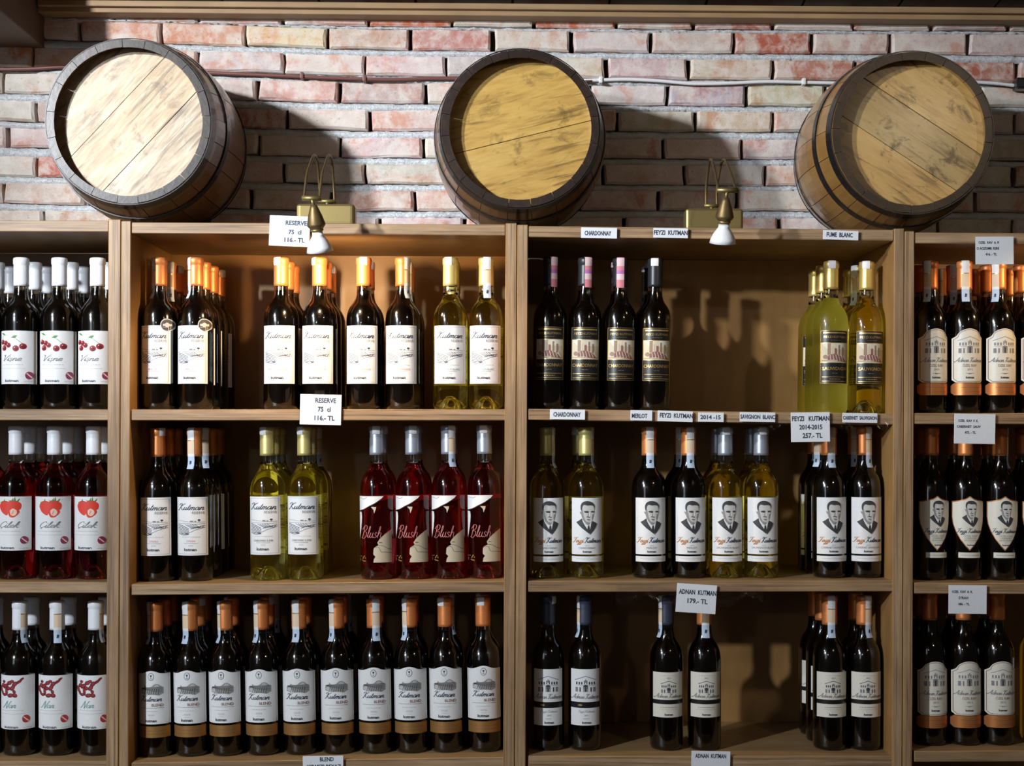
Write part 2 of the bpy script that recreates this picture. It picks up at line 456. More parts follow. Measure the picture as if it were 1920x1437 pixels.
# ceiling boards sloping up from the moulding
cl = struct(bpy.data.objects.new('ceiling', None)); COL.objects.link(cl)
zc = P(1000, 8, 0.312).z + 0.004
for i in range(16):
    x0 = -1.76 + i * 0.22; x1 = x0 + 0.214
    ob('board', mesh('board', *hexa([(x0, WY + 0.1, zc), (x1, WY + 0.1, zc + 0.0), (x1, -3.4, zc + 0.42), (x0, -3.4, zc + 0.42),
                                     (x0, WY + 0.1, zc + 0.02), (x1, WY + 0.1, zc + 0.02), (x1, -3.4, zc + 0.44), (x0, -3.4, zc + 0.44)]), [M_CEIL]), cl)
struct(ob('floor', mesh('floor', *box(-1.9, 1.9, -3.4, 0.6, -0.03, 0.0), [M_FLOOR])))
q = P(80, 87, WY - 0.01)
beam = tag(ob('ceiling_beam', bevelled('ceiling_beam', box(q.x - 0.26, q.x, 0.06, WY + 0.05, q.z, q.z + 0.3), [M_BEAM], 0.004)),
           'dark brown timber beam jutting from the wall at the upper left corner', 'beam')

# cables along the wall
def cable(name, pts, r, mat, label, clips):
    t = thing(name, label, 'cable', P(*pts[0], WY - 0.012))
    path = [P(a, b, WY - 0.012) - t.location for a, b in catmull(pts, 6)]
    ob('sheath', tube('sheath', path, r, [mat]), t)
    for (a, b) in clips:
        c = P(a, b, WY - 0.008) - t.location
        ob('clip', bevelled('clip', box(c.x - 0.004, c.x + 0.004, c.y - 0.012, c.y + 0.016, c.z - 0.008, c.z + 0.007), [mat], 0.002), t)
cable('wall_cable', [(-60, 128), (0, 130), (60, 129), (120, 126), (250, 128), (380, 136), (470, 140), (570, 144), (640, 147), (740, 149), (830, 147), (980, 150), (1110, 152)],
      0.0042, M_CABLE_R, 'thin red-brown cable clipped along the brick wall between the barrels', [(567, 143), (684, 148)])
cable('wall_cable', [(1095, 151), (1130, 150), (1180, 149), (1240, 152), (1300, 157), (1370, 156), (1440, 153), (1530, 155), (1650, 157), (1800, 154), (1860, 156), (1905, 161)],
      0.0040, M_CABLE_W, 'thin white cable clipped along the brick wall behind the right barrel', [(1126, 151), (1506, 154)])
pl = P(1916, 158, WY - 0.02)
tag(ob('cable_connector', bevelled('cable_connector', box(pl.x - 0.016, pl.x + 0.03, pl.y - 0.014, pl.y + 0.02, pl.z - 0.013, pl.z + 0.013), [M_IRON], 0.005)),
    'small black connector at the right end of the white wall cable', 'connector')

# ------------------------------------------------------------------ cabinets
CD = 0.36            # cabinet depth
TH = 20.5            # board thickness in pixels
UNITS = {
    'L': dict(x=(-480, 204), side=(-502, 227), rows=[(413, 414), (767, 768), (1091, 1092), (1428, 1428)]),
    'A': dict(x=(246, 948), side=(228, 969), rows=[(417, 421), (768, 768), (1096, 1090), (1431, 1420)]),
    'B': dict(x=(990, 1676), side=(970, 1695), rows=[(424, 431), (767, 776), (1090, 1089), (1418, 1418)]),
    'R': dict(x=(1714, 2400), side=(1696, 2420), rows=[(436, 440), (775, 775), (1093, 1096), (1409, 1406)]),
}
SHELFNAME = {'L': 'far left', 'A': 'left centre', 'B': 'right centre', 'R': 'far right'}
def board(px0, px1, y0, y1, yf, yb, mats, name):
    a = P(px0, y0, yf); b = P(px1, y1, yf); h = TH / 926.0
    lo = [(a.x, yf, a.z - h), (b.x, yf, b.z - h), (b.x, yb, b.z - h), (a.x, yb, a.z - h)]
    me = bevelled(name, hexa(lo + [(x, y, z + h) for x, y, z in lo]), mats, 0.0012, 1)
    for p_ in me.polygons:
        p_.material_index = 0 if abs(p_.normal.y) > 0.8 or abs(p_.normal.x) > 0.8 else 1
    return me
def upright(pa, pb, ytop, mats):
    a = P(pa, ytop, 0); b = P(pb, ytop, 0); a2, b2 = a, b
    me = bevelled('side_panel', hexa([(a2.x, -0.003, 0.0), (b2.x, -0.003, 0.0), (b2.x, CD, 0.0), (a2.x, CD, 0.0),
                                      (a.x, -0.003, a.z), (b.x, -0.003, b.z), (b.x, CD, b.z), (a.x, CD, a.z)]), mats, 0.0012, 1)
    for p_ in me.polygons:
        p_.material_index = 0 if abs(p_.normal.y) > 0.8 or abs(p_.normal.z) > 0.8 else 1
    return me
for k, u in UNITS.items():
    (x0, x1), (s0, s1) = u['x'], u['side']
    base = P((x0 + x1) / 2, 1437, 0); base.z = 0
    t = thing('wine_cabinet', {'L': 'plywood shelf unit at the left edge holding white capped fruit wines',
                               'A': 'plywood shelf unit under the left brass lamp, between two uprights',
                               'B': 'plywood shelf unit under the right brass lamp with taped name strips',
                               'R': 'plywood shelf unit at the right edge with copper capped bottles'}[k], 'shelf unit', (0, 0, 0), 'plywood wine shelf units')
    e = 0.6
    ob('side_panel', upright(min(s0, x0), x0, u['rows'][0][0] - 2, [M_EDGE_V, M_PLY]), t)
    ob('side_panel', upright(x1, max(s1, x1), u['rows'][0][1] - 2, [M_EDGE_V, M_PLY]), t)
    for i, (ya, yb) in enumerate(u['rows']):
        ob('top_panel' if i == 0 else 'shelf', board(x0 + e, x1 - e, ya, yb, 0.0, CD - 0.012, [M_EDGE_H, M_PLYH], 'shelf'), t)
    a = P(x0, u['rows'][0][0], 0); b = P(x1, u['rows'][0][1], 0)
    ob('back_panel', mesh('back_panel', *box(a.x, b.x, CD - 0.0115, CD, 0.05, min(a.z, b.z) - 0.0215), [M_PLY]), t)
    ob('kick_board', mesh('kick_board', *box(a.x + 0.001, b.x - 0.001, 0.02, 0.04, 0.0, 0.09), [M_PLYH]), t)

def shelf_slope(unit, row):
    u = UNITS[unit]; ya, yb = u['rows'][row]; x0, x1 = u['x']
    a = P(x0, ya, 0); b = P(x1, yb, 0)
    return math.atan2(b.z - a.z, b.x - a.x)
def shelf_z(unit, row, px):
    u = UNITS[unit]; ya, yb = u['rows'][row]; x0, x1 = u['x']
    a = P(x0, ya, 0); b = P(x1, yb, 0); X = P(px, 0.5 * (ya + yb), 0.075).x
    return a.z + (b.z - a.z) * (X - a.x) / (b.x - a.x)

# ------------------------------------------------------------------ lettering
_txt = {}
def text_geo(s, bold=0.0):
    key = (s, bold)
    if key in _txt: return _txt[key]
    c = bpy.data.curves.new('lettering', 'FONT'); c.body = s; c.resolution_u = 2; c.offset = bold
    o = bpy.data.objects.new('lettering', c)
    m = o.to_mesh()
    vs = [(v.co.x, v.co.y) for v in m.vertices]; fs = [tuple(p.vertices) for p in m.polygons]
    o.to_mesh_clear(); bpy.data.objects.remove(o); bpy.data.curves.remove(c)
    x0 = min(v[0] for v in vs); x1 = max(v[0] for v in vs)
    _txt[key] = ([((x - x0) / (x1 - x0), y / 0.70) for x, y in vs], fs)   # width 1, cap height about 1
    return _txt[key]

G = {  # cursive strokes, x-height 1
    'a': ([[(.75, .85), (.45, 1), (.12, .7), (.1, .25), (.35, 0), (.65, .25), (.8, .95)], [(.8, .95), (.78, .3), (.9, 0), (1.15, .2)]], 1.05),
    'd': ([[(.75, .85), (.45, 1), (.12, .7), (.1, .25), (.35, 0), (.65, .25), (.8, .95)], [(.9, 2.1), (.8, .3), (.95, 0), (1.15, .2)]], 1.05),
    'e': ([[(0, .25), (.45, .5), (.65, .78), (.42, 1), (.15, .7), (.12, .25), (.4, 0), (.8, .25)]], .75),
    'h': ([[(0, .2), (.35, 1.2), (.42, 2.0), (.28, 2.1), (.2, 1.5), (.15, 0)], [(.15, .4), (.45, .95), (.7, .85), (.7, .2), (.85, 0), (1.05, .2)]], 1.0),
    'i': ([[(0, .2), (.25, .95), (.2, .2), (.35, 0), (.55, .2)], [(.28, 1.35), (.34, 1.5)]], .5),
    'k': ([[(0, .2), (.35, 1.3), (.4, 2.0), (.25, 2.1), (.18, 1.4), (.12, 0)], [(.7, .9), (.5, 1), (.2, .5), (.5, .4), (.6, .05), (.9, .15)]], .85),
    'l': ([[(0, .2), (.35, 1.3), (.42, 2.0), (.28, 2.15), (.18, 1.5), (.15, .3), (.3, 0), (.55, .2)]], .5),
    'm': ([[(0, .2), (.18, .95), (.12, 0)], [(.12, .4), (.4, .95), (.6, .85), (.55, 0)], [(.55, .4), (.85, .95), (1.05, .8), (1.02, .2), (1.15, 0), (1.35, .2)]], 1.3),
    'n': ([[(0, .2), (.18, .95), (.12, 0)], [(.12, .4), (.42, .95), (.65, .8), (.62, .2), (.75, 0), (.95, .2)]], .9),
    'r': ([[(0, .2), (.2, 1.05), (.3, .85), (.55, .9), (.45, .3), (.6, 0), (.8, .2)]], .7),
    's': ([[(.6, .82), (.38, 1.0), (.16, .78), (.36, .5), (.56, .25), (.32, 0), (.05, .16)]], .7),
    'ş': ([[(.6, .82), (.38, 1.0), (.16, .78), (.36, .5), (.56, .25), (.32, 0), (.05, .16)], [(.35, 0), (.42, -.3), (.25, -.4)]], .7),
    't': ([[(0, .2), (.3, 1.2), (.38, 1.8), (.25, .4), (.4, 0), (.65, .2)], [(.05, 1.2), (.65, 1.25)]], .6),
    'u': ([[(0, .2), (.2, .95), (.12, .3), (.3, 0), (.6, .3), (.7, .95)], [(.7, .95), (.65, .25), (.8, 0), (1.0, .2)]], .95),
    'y': ([[(0, .2), (.2, .95), (.15, .35), (.35, .05), (.65, .4), (.72, .95)], [(.72, .95), (.6, -.5), (.35, -.95), (.15, -.7), (.9, .2)]], .85),
    'z': ([[(.05, .8), (.3, 1), (.6, .85), (.1, .05), (.4, 0), (.5, -.4), (.25, -.9), (.05, -.7), (.75, .2)]], .7),
    'K': ([[(-.3, 1.7), (-.05, 2.2), (.35, 2.1), (.3, 1.2), (.1, 0), (-.15, 0)], [(1.25, 2.15), (.9, 2.0), (.3, 1.1), (.7, .5), (1.0, 0), (1.3, .15)]], 1.25),
    'F': ([[(0, 1.7), (.2, 2.1), (.7, 2.05), (1.3, 2.25)], [(.75, 2.05), (.6, 1), (.3, .05), (-.1, .15)], [(.35, 1.1), (.9, 1.15)]], 1.1),
    'A': ([[(-.4, .4), (-.2, 0), (.4, .8), (.95, 2.2), (1.0, 1), (1.05, .1), (1.3, .15)], [(.3, .75), (1.1, .8)]], 1.3),
    'B': ([[(.25, 2.1), (.2, 1), (.1, 0)], [(-.15, 1.5), (.3, 2.3), (.85, 2.1), (.75, 1.5), (.25, 1.15), (.85, 1.0), (.9, .35), (.4, -.2), (-.1, .05)]], 1.15),
    'V': ([[(-.1, 1.8), (.2, 2.1), (.4, .8), (.5, 0), (.9, 1.2), (1.4, 2.2)]], 1.2),
    'Ç': ([[(1.0, 1.8), (.85, 2.15), (.4, 1.9), (.1, 1.0), (.3, .15), (.7, .05), (1.05, .4)], [(.55, 0), (.65, -.25), (.45, -.4)]], 1.1),
    'N': ([[(-.15, .1), (.1, .1), (.4, 2.1), (.5, 2.1), (.9, 0), (1.0, 0), (1.35, 2.1), (1.55, 2.2)]], 1.4),
}

class Art:
    """flat print in photo pixels (x from the bottle axis, y up from its base), wrapped on the bottle"""
    def __init__(s): s.v = []; s.f = []; s.m = []; s.mats = []; s.c = 0
    def mi(s, ink):
        if ink not in s.mats: s.mats.append(ink)
        return s.mats.index(ink)
    def poly(s, pts, ink, layer=1):
        s.c = (s.c + 1) % 14; layer += s.c * 0.03
        n0 = len(s.v); s.v += [(x, y, layer) for x, y in pts]
        for tri in tessellate_polygon([[Vector((x, y, 0)) for x, y in pts]]):
            a, b, c = [Vector(pts[i]) for i in tri]
            if (b - a).cross(c - a) < 0: tri = (tri[0], tri[2], tri[1])
            s.f.append(tuple(n0 + i for i in tri)); s.m.append(s.mi(ink))
        return s
    def rect(s, x0, x1, y0, y1, ink, layer=1): return s.poly([(x0, y0), (x1, y0), (x1, y1), (x0, y1)], ink, layer)
    def ell(s, cx, cy, rx, ry, ink, layer=1, n=14, rot=0.0):
        c, q = math.cos(rot), math.sin(rot)
        return s.poly([(cx + rx * math.cos(a) * c - ry * math.sin(a) * q, cy + rx * math.cos(a) * q + ry * math.sin(a) * c)
                       for a in [2 * math.pi * i / n for i in range(n)]], ink, layer)
    def line(s, pts, w_, ink, layer=1, pen=False):
        for i, (a, b) in enumerate(zip(pts, pts[1:])):
            a, b = Vector(a), Vector(b); d = b - a
            if d.length < 1e-5: continue
            q = Vector((-d.y, d.x)).normalized()
            ww = w_ * (0.45 + 0.55 * abs(d.normalized().y)) if pen else w_
            e = d.normalized() * ww * 0.25
            s.poly([a - e - q * ww / 2, b + e - q * ww / 2, b + e + q * ww / 2, a - e + q * ww / 2], ink, layer)
        return s
    def text(s, body, cx, y, h, width, ink, layer=2, bold=0.0, shear=0.0):
        vs, fs = text_geo(body, bold); n0 = len(s.v)
        s.v += [(cx + (x - 0.5) * width + shear * yy * h, y + yy * h, layer) for x, yy in vs]
        k = s.mi(ink)
        for f in fs: s.f.append(tuple(n0 + i for i in f)); s.m.append(k)
        return s
    def script(s, body, x0, x1, y, xh, ink, pen=0.9, layer=2, slant=0.35, inks=None):
        strokes = []; cur = 0.0
        for ch in body:
            if ch == ' ': cur += 0.7; continue
            g, adv = G[ch]
            for st in g: strokes.append(([(cur + px + slant * py, py) for px, py in st], ch))
            cur += adv
        lo = min(p[0] for st, _ in strokes for p in st); hi = max(p[0] for st, _ in strokes for p in st)
        for st, ch in strokes:
            pts = [(x0 + (p[0] - lo) / (hi - lo) * (x1 - x0), y + p[1] * xh) for p in catmull(st, 4)]
            k = ink
            if inks: k = inks[0] if (st[0][0] - lo) / (hi - lo) < inks[2] else inks[1]
            s.line(pts, pen, k, layer, True)
        return s
    def dashes(s, cx, y, width, ink='light', th=0.7, gap=0.25, n=10, layer=2, seed=0):
        r = random.Random(seed + int(y * 7)); x = cx - width / 2
        while x < cx + width / 2 - 1:
            l_ = r.uniform(2.0, 5.0); l_ = min(l_, cx + width / 2 - x)
            s.rect(x, x + l_, y - th / 2, y + th / 2, ink, layer); x += l_ + 0.9
        return s
    def frame(s, x0, x1, y0, y1, w_, ink, layer=1):
        s.line([(x0, y0), (x1, y0), (x1, y1), (x0, y1), (x0, y0)], w_, ink, layer); return s
    def mesh(s, name, R, S=1 / 902.0):
        bm = bmesh.new()
        vs = [bm.verts.new(v) for v in s.v]
        for f, k in zip(s.f, s.m):
            try: fc = bm.faces.new([vs[i] for i in f]); fc.material_index = k
            except ValueError: pass
        if R:
            for x in range(-34, 35, 4):
                bmesh.ops.bisect_plane(bm, geom=bm.verts[:] + bm.edges[:] + bm.faces[:], plane_co=(x, 0, 0), plane_no=(1, 0, 0), dist=1e-4)
        for v in bm.verts:
            x, y, l_ = v.co
            if R:
                a = math.asin(max(-0.995, min(0.995, x * S / R))); r = R + 0.0003 + 0.00022 * l_
                v.co = (r * math.sin(a), -r * math.cos(a), y * S)
            else:
                v.co = (x * S, -0.0003 * l_, y * S)
        me = bpy.data.meshes.new(name); bm.to_mesh(me); bm.free()
        for k in s.mats: me.materials.append(INK[k])
        if R: me.polygons.foreach_set('use_smooth', [True] * len(me.polygons))
        return me

# ------------------------------------------------------------------ label designs
def art_reserve(var, ink, kind2='RESERVE'):
    a = Art()
    a.rect(-28.5, 28.5, 48, 156, 'paper', 0)
    a.frame(-26, 26, 51, 153, 0.7, 'light')
    a.script('Kutman', -25, 23, 132.5, 5.4, 'navy', 1.3)
    a.text('RESERVE', 13.5, 125, 4.6, 21, 'grey', bold=0.004)
    # vineyard hills
    a.line(catmull([(-24, 113), (-12, 111.5), (2, 110), (24, 110)]), 0.6, 'grey')
    a.rect(-1, 5, 110.3, 112.5, 'grey'); a.rect(7, 10, 110.3, 112, 'grey'); a.ell(15, 113.5, 2.4, 1.7, 'navy'); a.rect(14.5, 15.3, 110, 113, 'navy')
    a.line(catmull([(-24, 107), (-8, 107.5), (8, 106), (24, 107)]), 0.7, 'grey')
    for i in range(7):
        y0 = 105.5 - i * 2.7
        a.line(catmull([(-24, y0), (-14, y0 - 3.2), (-3, max(87.5, y0 - 8.0))], 3), 1.1, 'navy')
    for i in range(5):
        a.line(catmull([(-10 + i * 4.5, 105.5), (-2 + i * 5, 101 - i * 0.6), (6 + i * 4, 97.5 + i * 1.3)], 3), 0.9, 'navy')
    a.line(catmull([(-22, 88), (-5, 89.5), (8, 95), (24, 100)]), 0.9, 'grey')
    a.line(catmull([(0, 97), (12, 101), (24, 103.5)]), 1.3, 'grey')
    a.dashes(0, 82.5, 34, 'light', 0.9)
    a.text(var, 0, 72.6, 4.0, 36 if len(var) > 8 else 16, ink)
    a.rect(-13, 13, 70.3, 70.9, 'grey', 2)
    a.text('2020', 0, 64.8, 3.2, 9, 'light')
    a.text('kutman', -1, 56.5, 5.2, 23, 'black', bold=0.03)
    return a

def art_fruit(kind):
    a = Art()
    if kind == 'visne':
        a.rect(-34, 34, 47, 146, 'paper', 0)
        for x, y, r in [(-23, 125, 5), (-15, 123, 5), (-19, 114, 5.6), (-9, 119, 5), (5, 113, 6), (17, 117, 6)]:
            a.ell(x, y, r, r * 0.95, 'cherry', 1); a.ell(x + 1.2, y - 1.2, r * 0.6, r * 0.55, 'darkcherry', 2); a.ell(x - 1.8, y + 2, 1.1, 0.8, 'pale', 3, 8)
        a.line(catmull([(0, 136), (9, 128), (17, 122)]), 0.7, 'green'); a.line(catmull([(-20, 140), (-22, 134), (-23, 130)]), 0.6, 'green')
        a.poly([(-4, 133), (2, 137), (8, 137), (3, 132)], 'green', 2); a.poly([(-26, 142), (-20, 142), (-14, 137), (-20, 138)], 'green', 2)
        a.script('Vişne', -19, 15, 90, 5.2, 'grey', 1.3); lines = (83, 76); bx, by, bc = 26, 63, 'purple'; ky = 51
    elif kind == 'cilek':
        a.rect(-33, 33, 54, 154, 'paper', 0)
        a.poly(catmull([(-19, 136), (-15, 144), (-6, 146), (2, 143), (2, 132), (-2, 120), (-8, 121), (-15, 127), (-19, 136)], 4)[:-1], 'straw')
        a.poly(catmull([(-4, 140), (4, 147), (14, 146), (21, 140), (19, 130), (8, 127), (-2, 130), (-4, 140)], 4)[:-1], 'straw', 1.5)
        a.poly(catmull([(-2, 130), (6, 135), (16, 131), (18, 124), (10, 116), (2, 117), (-2, 130)], 4)[:-1], 'straw', 2)
        a.poly(catmull([(3, 128), (8, 132), (14, 128), (14, 122), (9, 118), (4, 121), (3, 128)], 4)[:-1], 'pale', 3)
        a.line([(6, 121), (9, 128)], 0.7, 'straw', 4)
        for x, y, dx, dy in [(6, 145, 3, 7), (11, 146, 0, 8), (15, 145, 4, 6), (-8, 145, 1, 5), (-13, 142, -5, 3), (3, 146, -4, 2)]:
            a.poly([(x - 1.6, y), (x + 1.6, y), (x + dx, y + dy)], 'green', 3)
        a.script('Çilek', -17, 19, 96.5, 5.2, 'grey', 1.3); lines = (90, 83); bx, by, bc = 25, 73, 'purple'; ky = 57
    else:
        a.rect(-32, 32, 50, 150, 'paper', 0)
        r = random.Random(3)
        for x, y, rx, ry, ro in [(-26, 124, 4, 6, .3), (-22, 118, 3, 6, .5), (-14, 130, 7, 4, .6), (-6, 136, 5, 4, .2), (-12, 120, 3, 8, .1), (0, 127, 6, 4, .9),
                                 (4, 134, 6, 4, .8), (11, 138, 6, 2.6, .6), (-4, 113, 6, 4, .2), (4, 113, 5, 4, -.4), (-18, 138, 3.5, 3, 0), (16, 143, 4, 2, .7), (-20, 131, 5, 4, .4), (-8, 126, 4, 4, .2), (-16, 114, 4, 3, .3), (3, 120, 3, 4, .5), (-1, 139, 4, 3, .2)]:
            a.ell(x, y, rx, ry, 'darkcherry', 1, 10, ro); a.ell(x + .6, y + .6, rx * .62, ry * .62, 'cherry', 2, 8, ro)
        a.script('Nar', -20, 6, 90, 5.4, 'teal', 1.4); lines = (85, 79); bx, by, bc = 22, 69, 'red'; ky = 52
    a.dashes(-2, lines[0], 42, 'light', 0.8); a.dashes(-2, lines[1], 46, 'light', 0.6)
    a.ell(bx, by, 5.6, 7.2, bc, 1, 16); a.line([(bx - 3.2, by + 3.8), (bx + 3.2, by - 3.8)], 1.8, 'pale', 2)
    a.text('kutman', -3, ky, 4.8, 26, 'navy', bold=0.025)
    a.dashes(24, ky + 1, 11, 'light', 0.7)
    return a

def art_blush():
    a = Art()
    a.poly([(-31, 155), (17, 155), (13, 150), (6, 144.5), (-4, 139.5), (-14, 134), (-22, 130.5), (-31, 128)], 'white')
    a.poly([(-31, 126), (-25.5, 125), (-24.8, 116), (-26, 100), (-28.5, 86), (-31, 75)], 'white')
    a.line(catmull([(-31, 127), (-21, 130), (-10, 136), (2, 142), (12, 149)]), 1.1, 'black', 2)
    a.line(catmull([(-25, 125), (-24.2, 114), (-26, 98)]), 0.8, 'black', 2)
    a.line(catmull([(-29, 152), (-20, 150), (-14, 153)]), 0.6, 'grey', 2)
    a.poly([(-6, 135), (4, 135), (3, 130), (0, 123), (-1, 130)], 'beige')
    a.script('Blush', -25, 14, 78, 9.8, 'pink', 0.85, 2, 0.22)
    a.poly([(29, 93), (29, 32), (-2, 32), (-1, 38), (2, 43), (-2, 47), (-1.5, 56), (0, 60), (7.5, 64), (5.5, 69), (10, 76), (16, 82)], 'beige')
    a.line(catmull([(0, 60), (8, 60), (12, 52), (20, 51), (29, 49)]), 0.6, 'black', 2)
    a.line(catmull([(8, 64), (15, 63), (24, 57), (29, 56)]), 0.6, 'black', 2)
    a.ell(11, 69, 3.2, 1.0, 'gold', 2)
    r = random.Random(5)
    for i in range(14): a.ell(-30 + r.random() * 13, 33 + r.random() * 11, 1.1, 1.1, 'gold', 1, 8)
    return a

def art_blend():
    a = Art()
    top = [(-30, 155), (-22, 155.2), (-16, 156.5), (-8, 159.5), (0, 161), (8, 159.5), (15, 156.5), (22, 155.2), (30, 155)]
    a.poly([(-30, 62), (30, 62)] + catmull(top, 3)[::-1], 'paper', 0)
    a.ell(0, 150, 5.6, 7.2, 'navy', 1, 18); a.ell(0, 150, 4.7, 6.3, 'paper', 2, 18); a.poly([(-2.2, 153), (2.2, 153), (0, 148)], 'navy', 3); a.rect(-1.6, 1.6, 146, 147, 'navy', 3)
    hill = [(-20, 128), (-14, 130), (-12, 133.5), (-9, 131), (0, 131.5), (6, 136), (12, 136.5), (17, 132), (21, 130)]
    a.poly([(-20, 119), (-10, 116.5), (4, 117), (14, 115), (21, 119)] + catmull(hill, 2)[::-1], 'mid')
    a.poly([(-20, 122), (-14, 117.5), (-6, 117), (-14, 127)], 'light', 2)
    for i in range(7): a.line([(-13 + i * 4.2, 117 + (i % 2)), (-9 + i * 3.8, 127)], 0.8, 'dark', 2)
    for i in range(4): a.line([(-18, 129 - i * 0.5), (19, 130.5 - i * 3)], 0.7, 'dark', 2)
    a.poly([(5, 131), (7, 135), (12, 135.5), (15, 131)], 'light', 2)
    a.script('Kutman', -21, 18, 104.5, 4.8, 'navy', 1.2)
    a.text('BLEND', 10.5, 95, 5.0, 20, 'brownred', bold=0.012)
    a.rect(-21, 21, 92, 92.6, 'grey', 2)
    a.dashes(-1, 86, 26, 'light', 0.9); a.text('2020', -1, 77.5, 3.2, 12, 'light')
    a.dashes(-1, 74, 10, 'light', 0.6)
    a.text('kutman', -1.5, 66, 5.2, 21, 'black', bold=0.03)
    a.rect(-29.5, 29.5, 37, 58, 'bronze', 0)
    a.dashes(0, 50, 46, 'brownred', 0.9, seed=2); a.dashes(0, 44, 46, 'brownred', 0.9, seed=4)
    return a

def art_black(name):
    a = Art()
    a.rect(-25, 25, 55, 153, 'blackp', 0)
    a.frame(-24.6, 24.6, 55.4, 152.6, 0.5, 'gold')
    a.rect(-21, 21, 147.5, 150, 'gold', 2)
    a.text('FEYZI KUTMAN', 0, 139, 4.2, 40, 'gold')
    a.dashes(0, 135, 18, 'gold', 0.4)
    a.rect(-24.5, 24.5, 93, 130.5, 'gold', 1); a.rect(-23.5, 23.5, 94, 129.5, 'picture', 2)
    a.poly([(-23.5, 129.5), (-14, 118), (-14, 129.5)], 'haze', 3); a.rect(2, 23.5, 118, 129.5, 'haze', 3)
    a.rect(-14, -9, 108, 129, 'sepia', 4); a.rect(-8, -5, 110, 124, 'beige', 4); a.rect(5, 8, 108, 126, 'sepia', 4); a.rect(12, 15, 106, 122, 'sepia', 4); a.rect(-2, 2, 108, 120, 'brownred', 4)
    a.ell(-17, 104, 4, 4, 'sepia', 4); a.poly([(-12, 108), (0, 110), (12, 105), (20, 96), (6, 97), (-4, 99), (-14, 98)], 'brownred', 5)
    for i in range(6): a.line([(-10 + i * 5, 108), (-8 + i * 5.5, 97)], 0.9, 'haze', 6)
    a.line([(-23, 97), (22, 96)], 0.7, 'sepia', 4)
    a.text(name, 0, 79.5, 6.0, 46 if len(name) > 9 else 44, 'gold', bold=0.008)
    a.dashes(0, 74, 12, 'gold', 0.5)
    a.rect(-22, 22, 66.5, 67.4, 'gold', 2); a.rect(-22, 22, 58.6, 59.5, 'gold', 2); a.dashes(0, 63, 20, 'gold', 1.0)
    return a

def portrait(a, cx, top, k):
    """ink portrait: man in dark suit and tie, head turned to the right; k scales the 65-pixel-tall drawing"""
    def T(pts): return [(cx + x * k, top + y * k) for x, y in pts]
    C = lambda pts: T(catmull(pts + [pts[0]], 3)[:-1])
    a.poly(T([(-8.5, -33), (-8, -40), (0, -54), (5, -55), (7.5, -42), (8, -36), (0, -38)]), 'paper', 1)
    a.poly(T([(-10, -32.6), (-15, -36.5), (-20, -39.8), (-16, -45), (-10.5, -50.7), (-2, -57.5), (5.3, -63.3), (0.5, -54), (-5, -46), (-9.1, -37.6)]), 'dark', 2)
    a.poly(T([(9.4, -37.6), (13.5, -39.5), (17.6, -42.5), (15, -49.5), (11.7, -55.2), (5.3, -63.3), (4.9, -53.4), (6.7, -42.5)]), 'dark', 2)
    a.poly(T([(0.8, -46), (3.2, -46), (4.6, -55.2), (4.3, -61.5), (-0.3, -53.4)]), 'dark', 3)
    a.poly(T([(-7, -37), (0.4, -42), (7, -39.5), (2, -45.5), (-2, -44)]), 'mid', 2)
    a.poly(C([(-9.6, -14.5), (-8.7, -7.7), (-0.5, -6.5), (10.3, -8.2), (12.1, -15.4), (11.4, -24.4), (9.9, -31.7), (8.5, -37), (4.9, -41.6), (0.4, -42.5), (-5, -39), (-8.7, -33.5), (-11, -24.4), (-11.4, -17.2)]), 'skin', 3)
    a.poly(C([(-11.4, -17.2), (-9.1, -15.4), (-6.9, -26), (-5, -33.5), (-1.4, -38.6), (4.5, -40.5), (0.4, -43.2), (-5, -40), (-8.7, -33.8), (-11, -26)]), 'mid', 4)
    a.poly(T([(-14.1, -19.5), (-11.4, -20.7), (-11.2, -25.6), (-13, -23.5)]), 'mid', 3)
    a.poly(C([(-11.9, -16.4), (-12.3, -10), (-10.5, -4.5), (-6, -.9), (.4, 0), (6.7, -1.4), (10.8, -5), (12.3, -9), (12, -15.4), (10.5, -9.2), (4.9, -7.9), (-.5, -8.3), (-6, -7), (-8.9, -10), (-9.6, -14.5), (-10.4, -18)]), 'dark', 5)
    a.poly(T([(-6.6, -19.3), (-2, -18.3), (2.2, -18.8), (1.6, -21.7), (-1, -22.2), (-5.2, -21.3)]), 'dark', 5)
    a.poly(T([(5.6, -19.2), (9, -18.4), (11.8, -19), (11.7, -21.3), (7.1, -21.6)]), 'dark', 5)
    a.poly(T([(2.6, -21), (4.6, -21), (5.2, -28), (2.0, -29)]), 'paper', 5); a.poly(T([(1.6, -21), (2.6, -21), (1.8, -28.6), (0, -28)]), 'mid', 5)
    a.poly(T([(-2.6, -30.6), (-.5, -28.6), (2.2, -29.2), (5.2, -30.1), (4, -31.4), (-.5, -30.2)]), 'dark', 5)
    a.poly(T([(-1.6, -34), (1.8, -33.7), (5.2, -34.6), (4.4, -35.6), (-.5, -35.1)]), 'dark', 5); a.poly(T([(0, -36.4), (4, -36.8), (3.6, -37.8), (0.6, -37.4)]), 'mid', 5)
    a.poly(T([(8.8, -24), (11, -25), (9.6, -31.5), (8.4, -36), (7.6, -31)]), 'mid', 4)

def art_portrait(var):
    a = Art()
    a.rect(-27.5, 27.5, 45.5, 152, 'paper', 0); a.rect(-27.5, 27.5, 31.5, 42, 'paper', 0)
    portrait(a, 0.5, 146, 1.0)
    a.script('Feyzi Kutman', -26, 25, 68, 4.4, 'navy', 1.15, inks=('orange', 'navy', 0.42))
    a.text('2013', 0, 61, 2.6, 7, 'light'); a.text(var, 0, 56, 3.6, min(42, 3.1 * len(var)), 'grey')
    a.text('kutman', 0, 49, 4.0, 16, 'black', bold=0.03)
    a.dashes(0, 37, 40, 'light', 0.9)
    return a

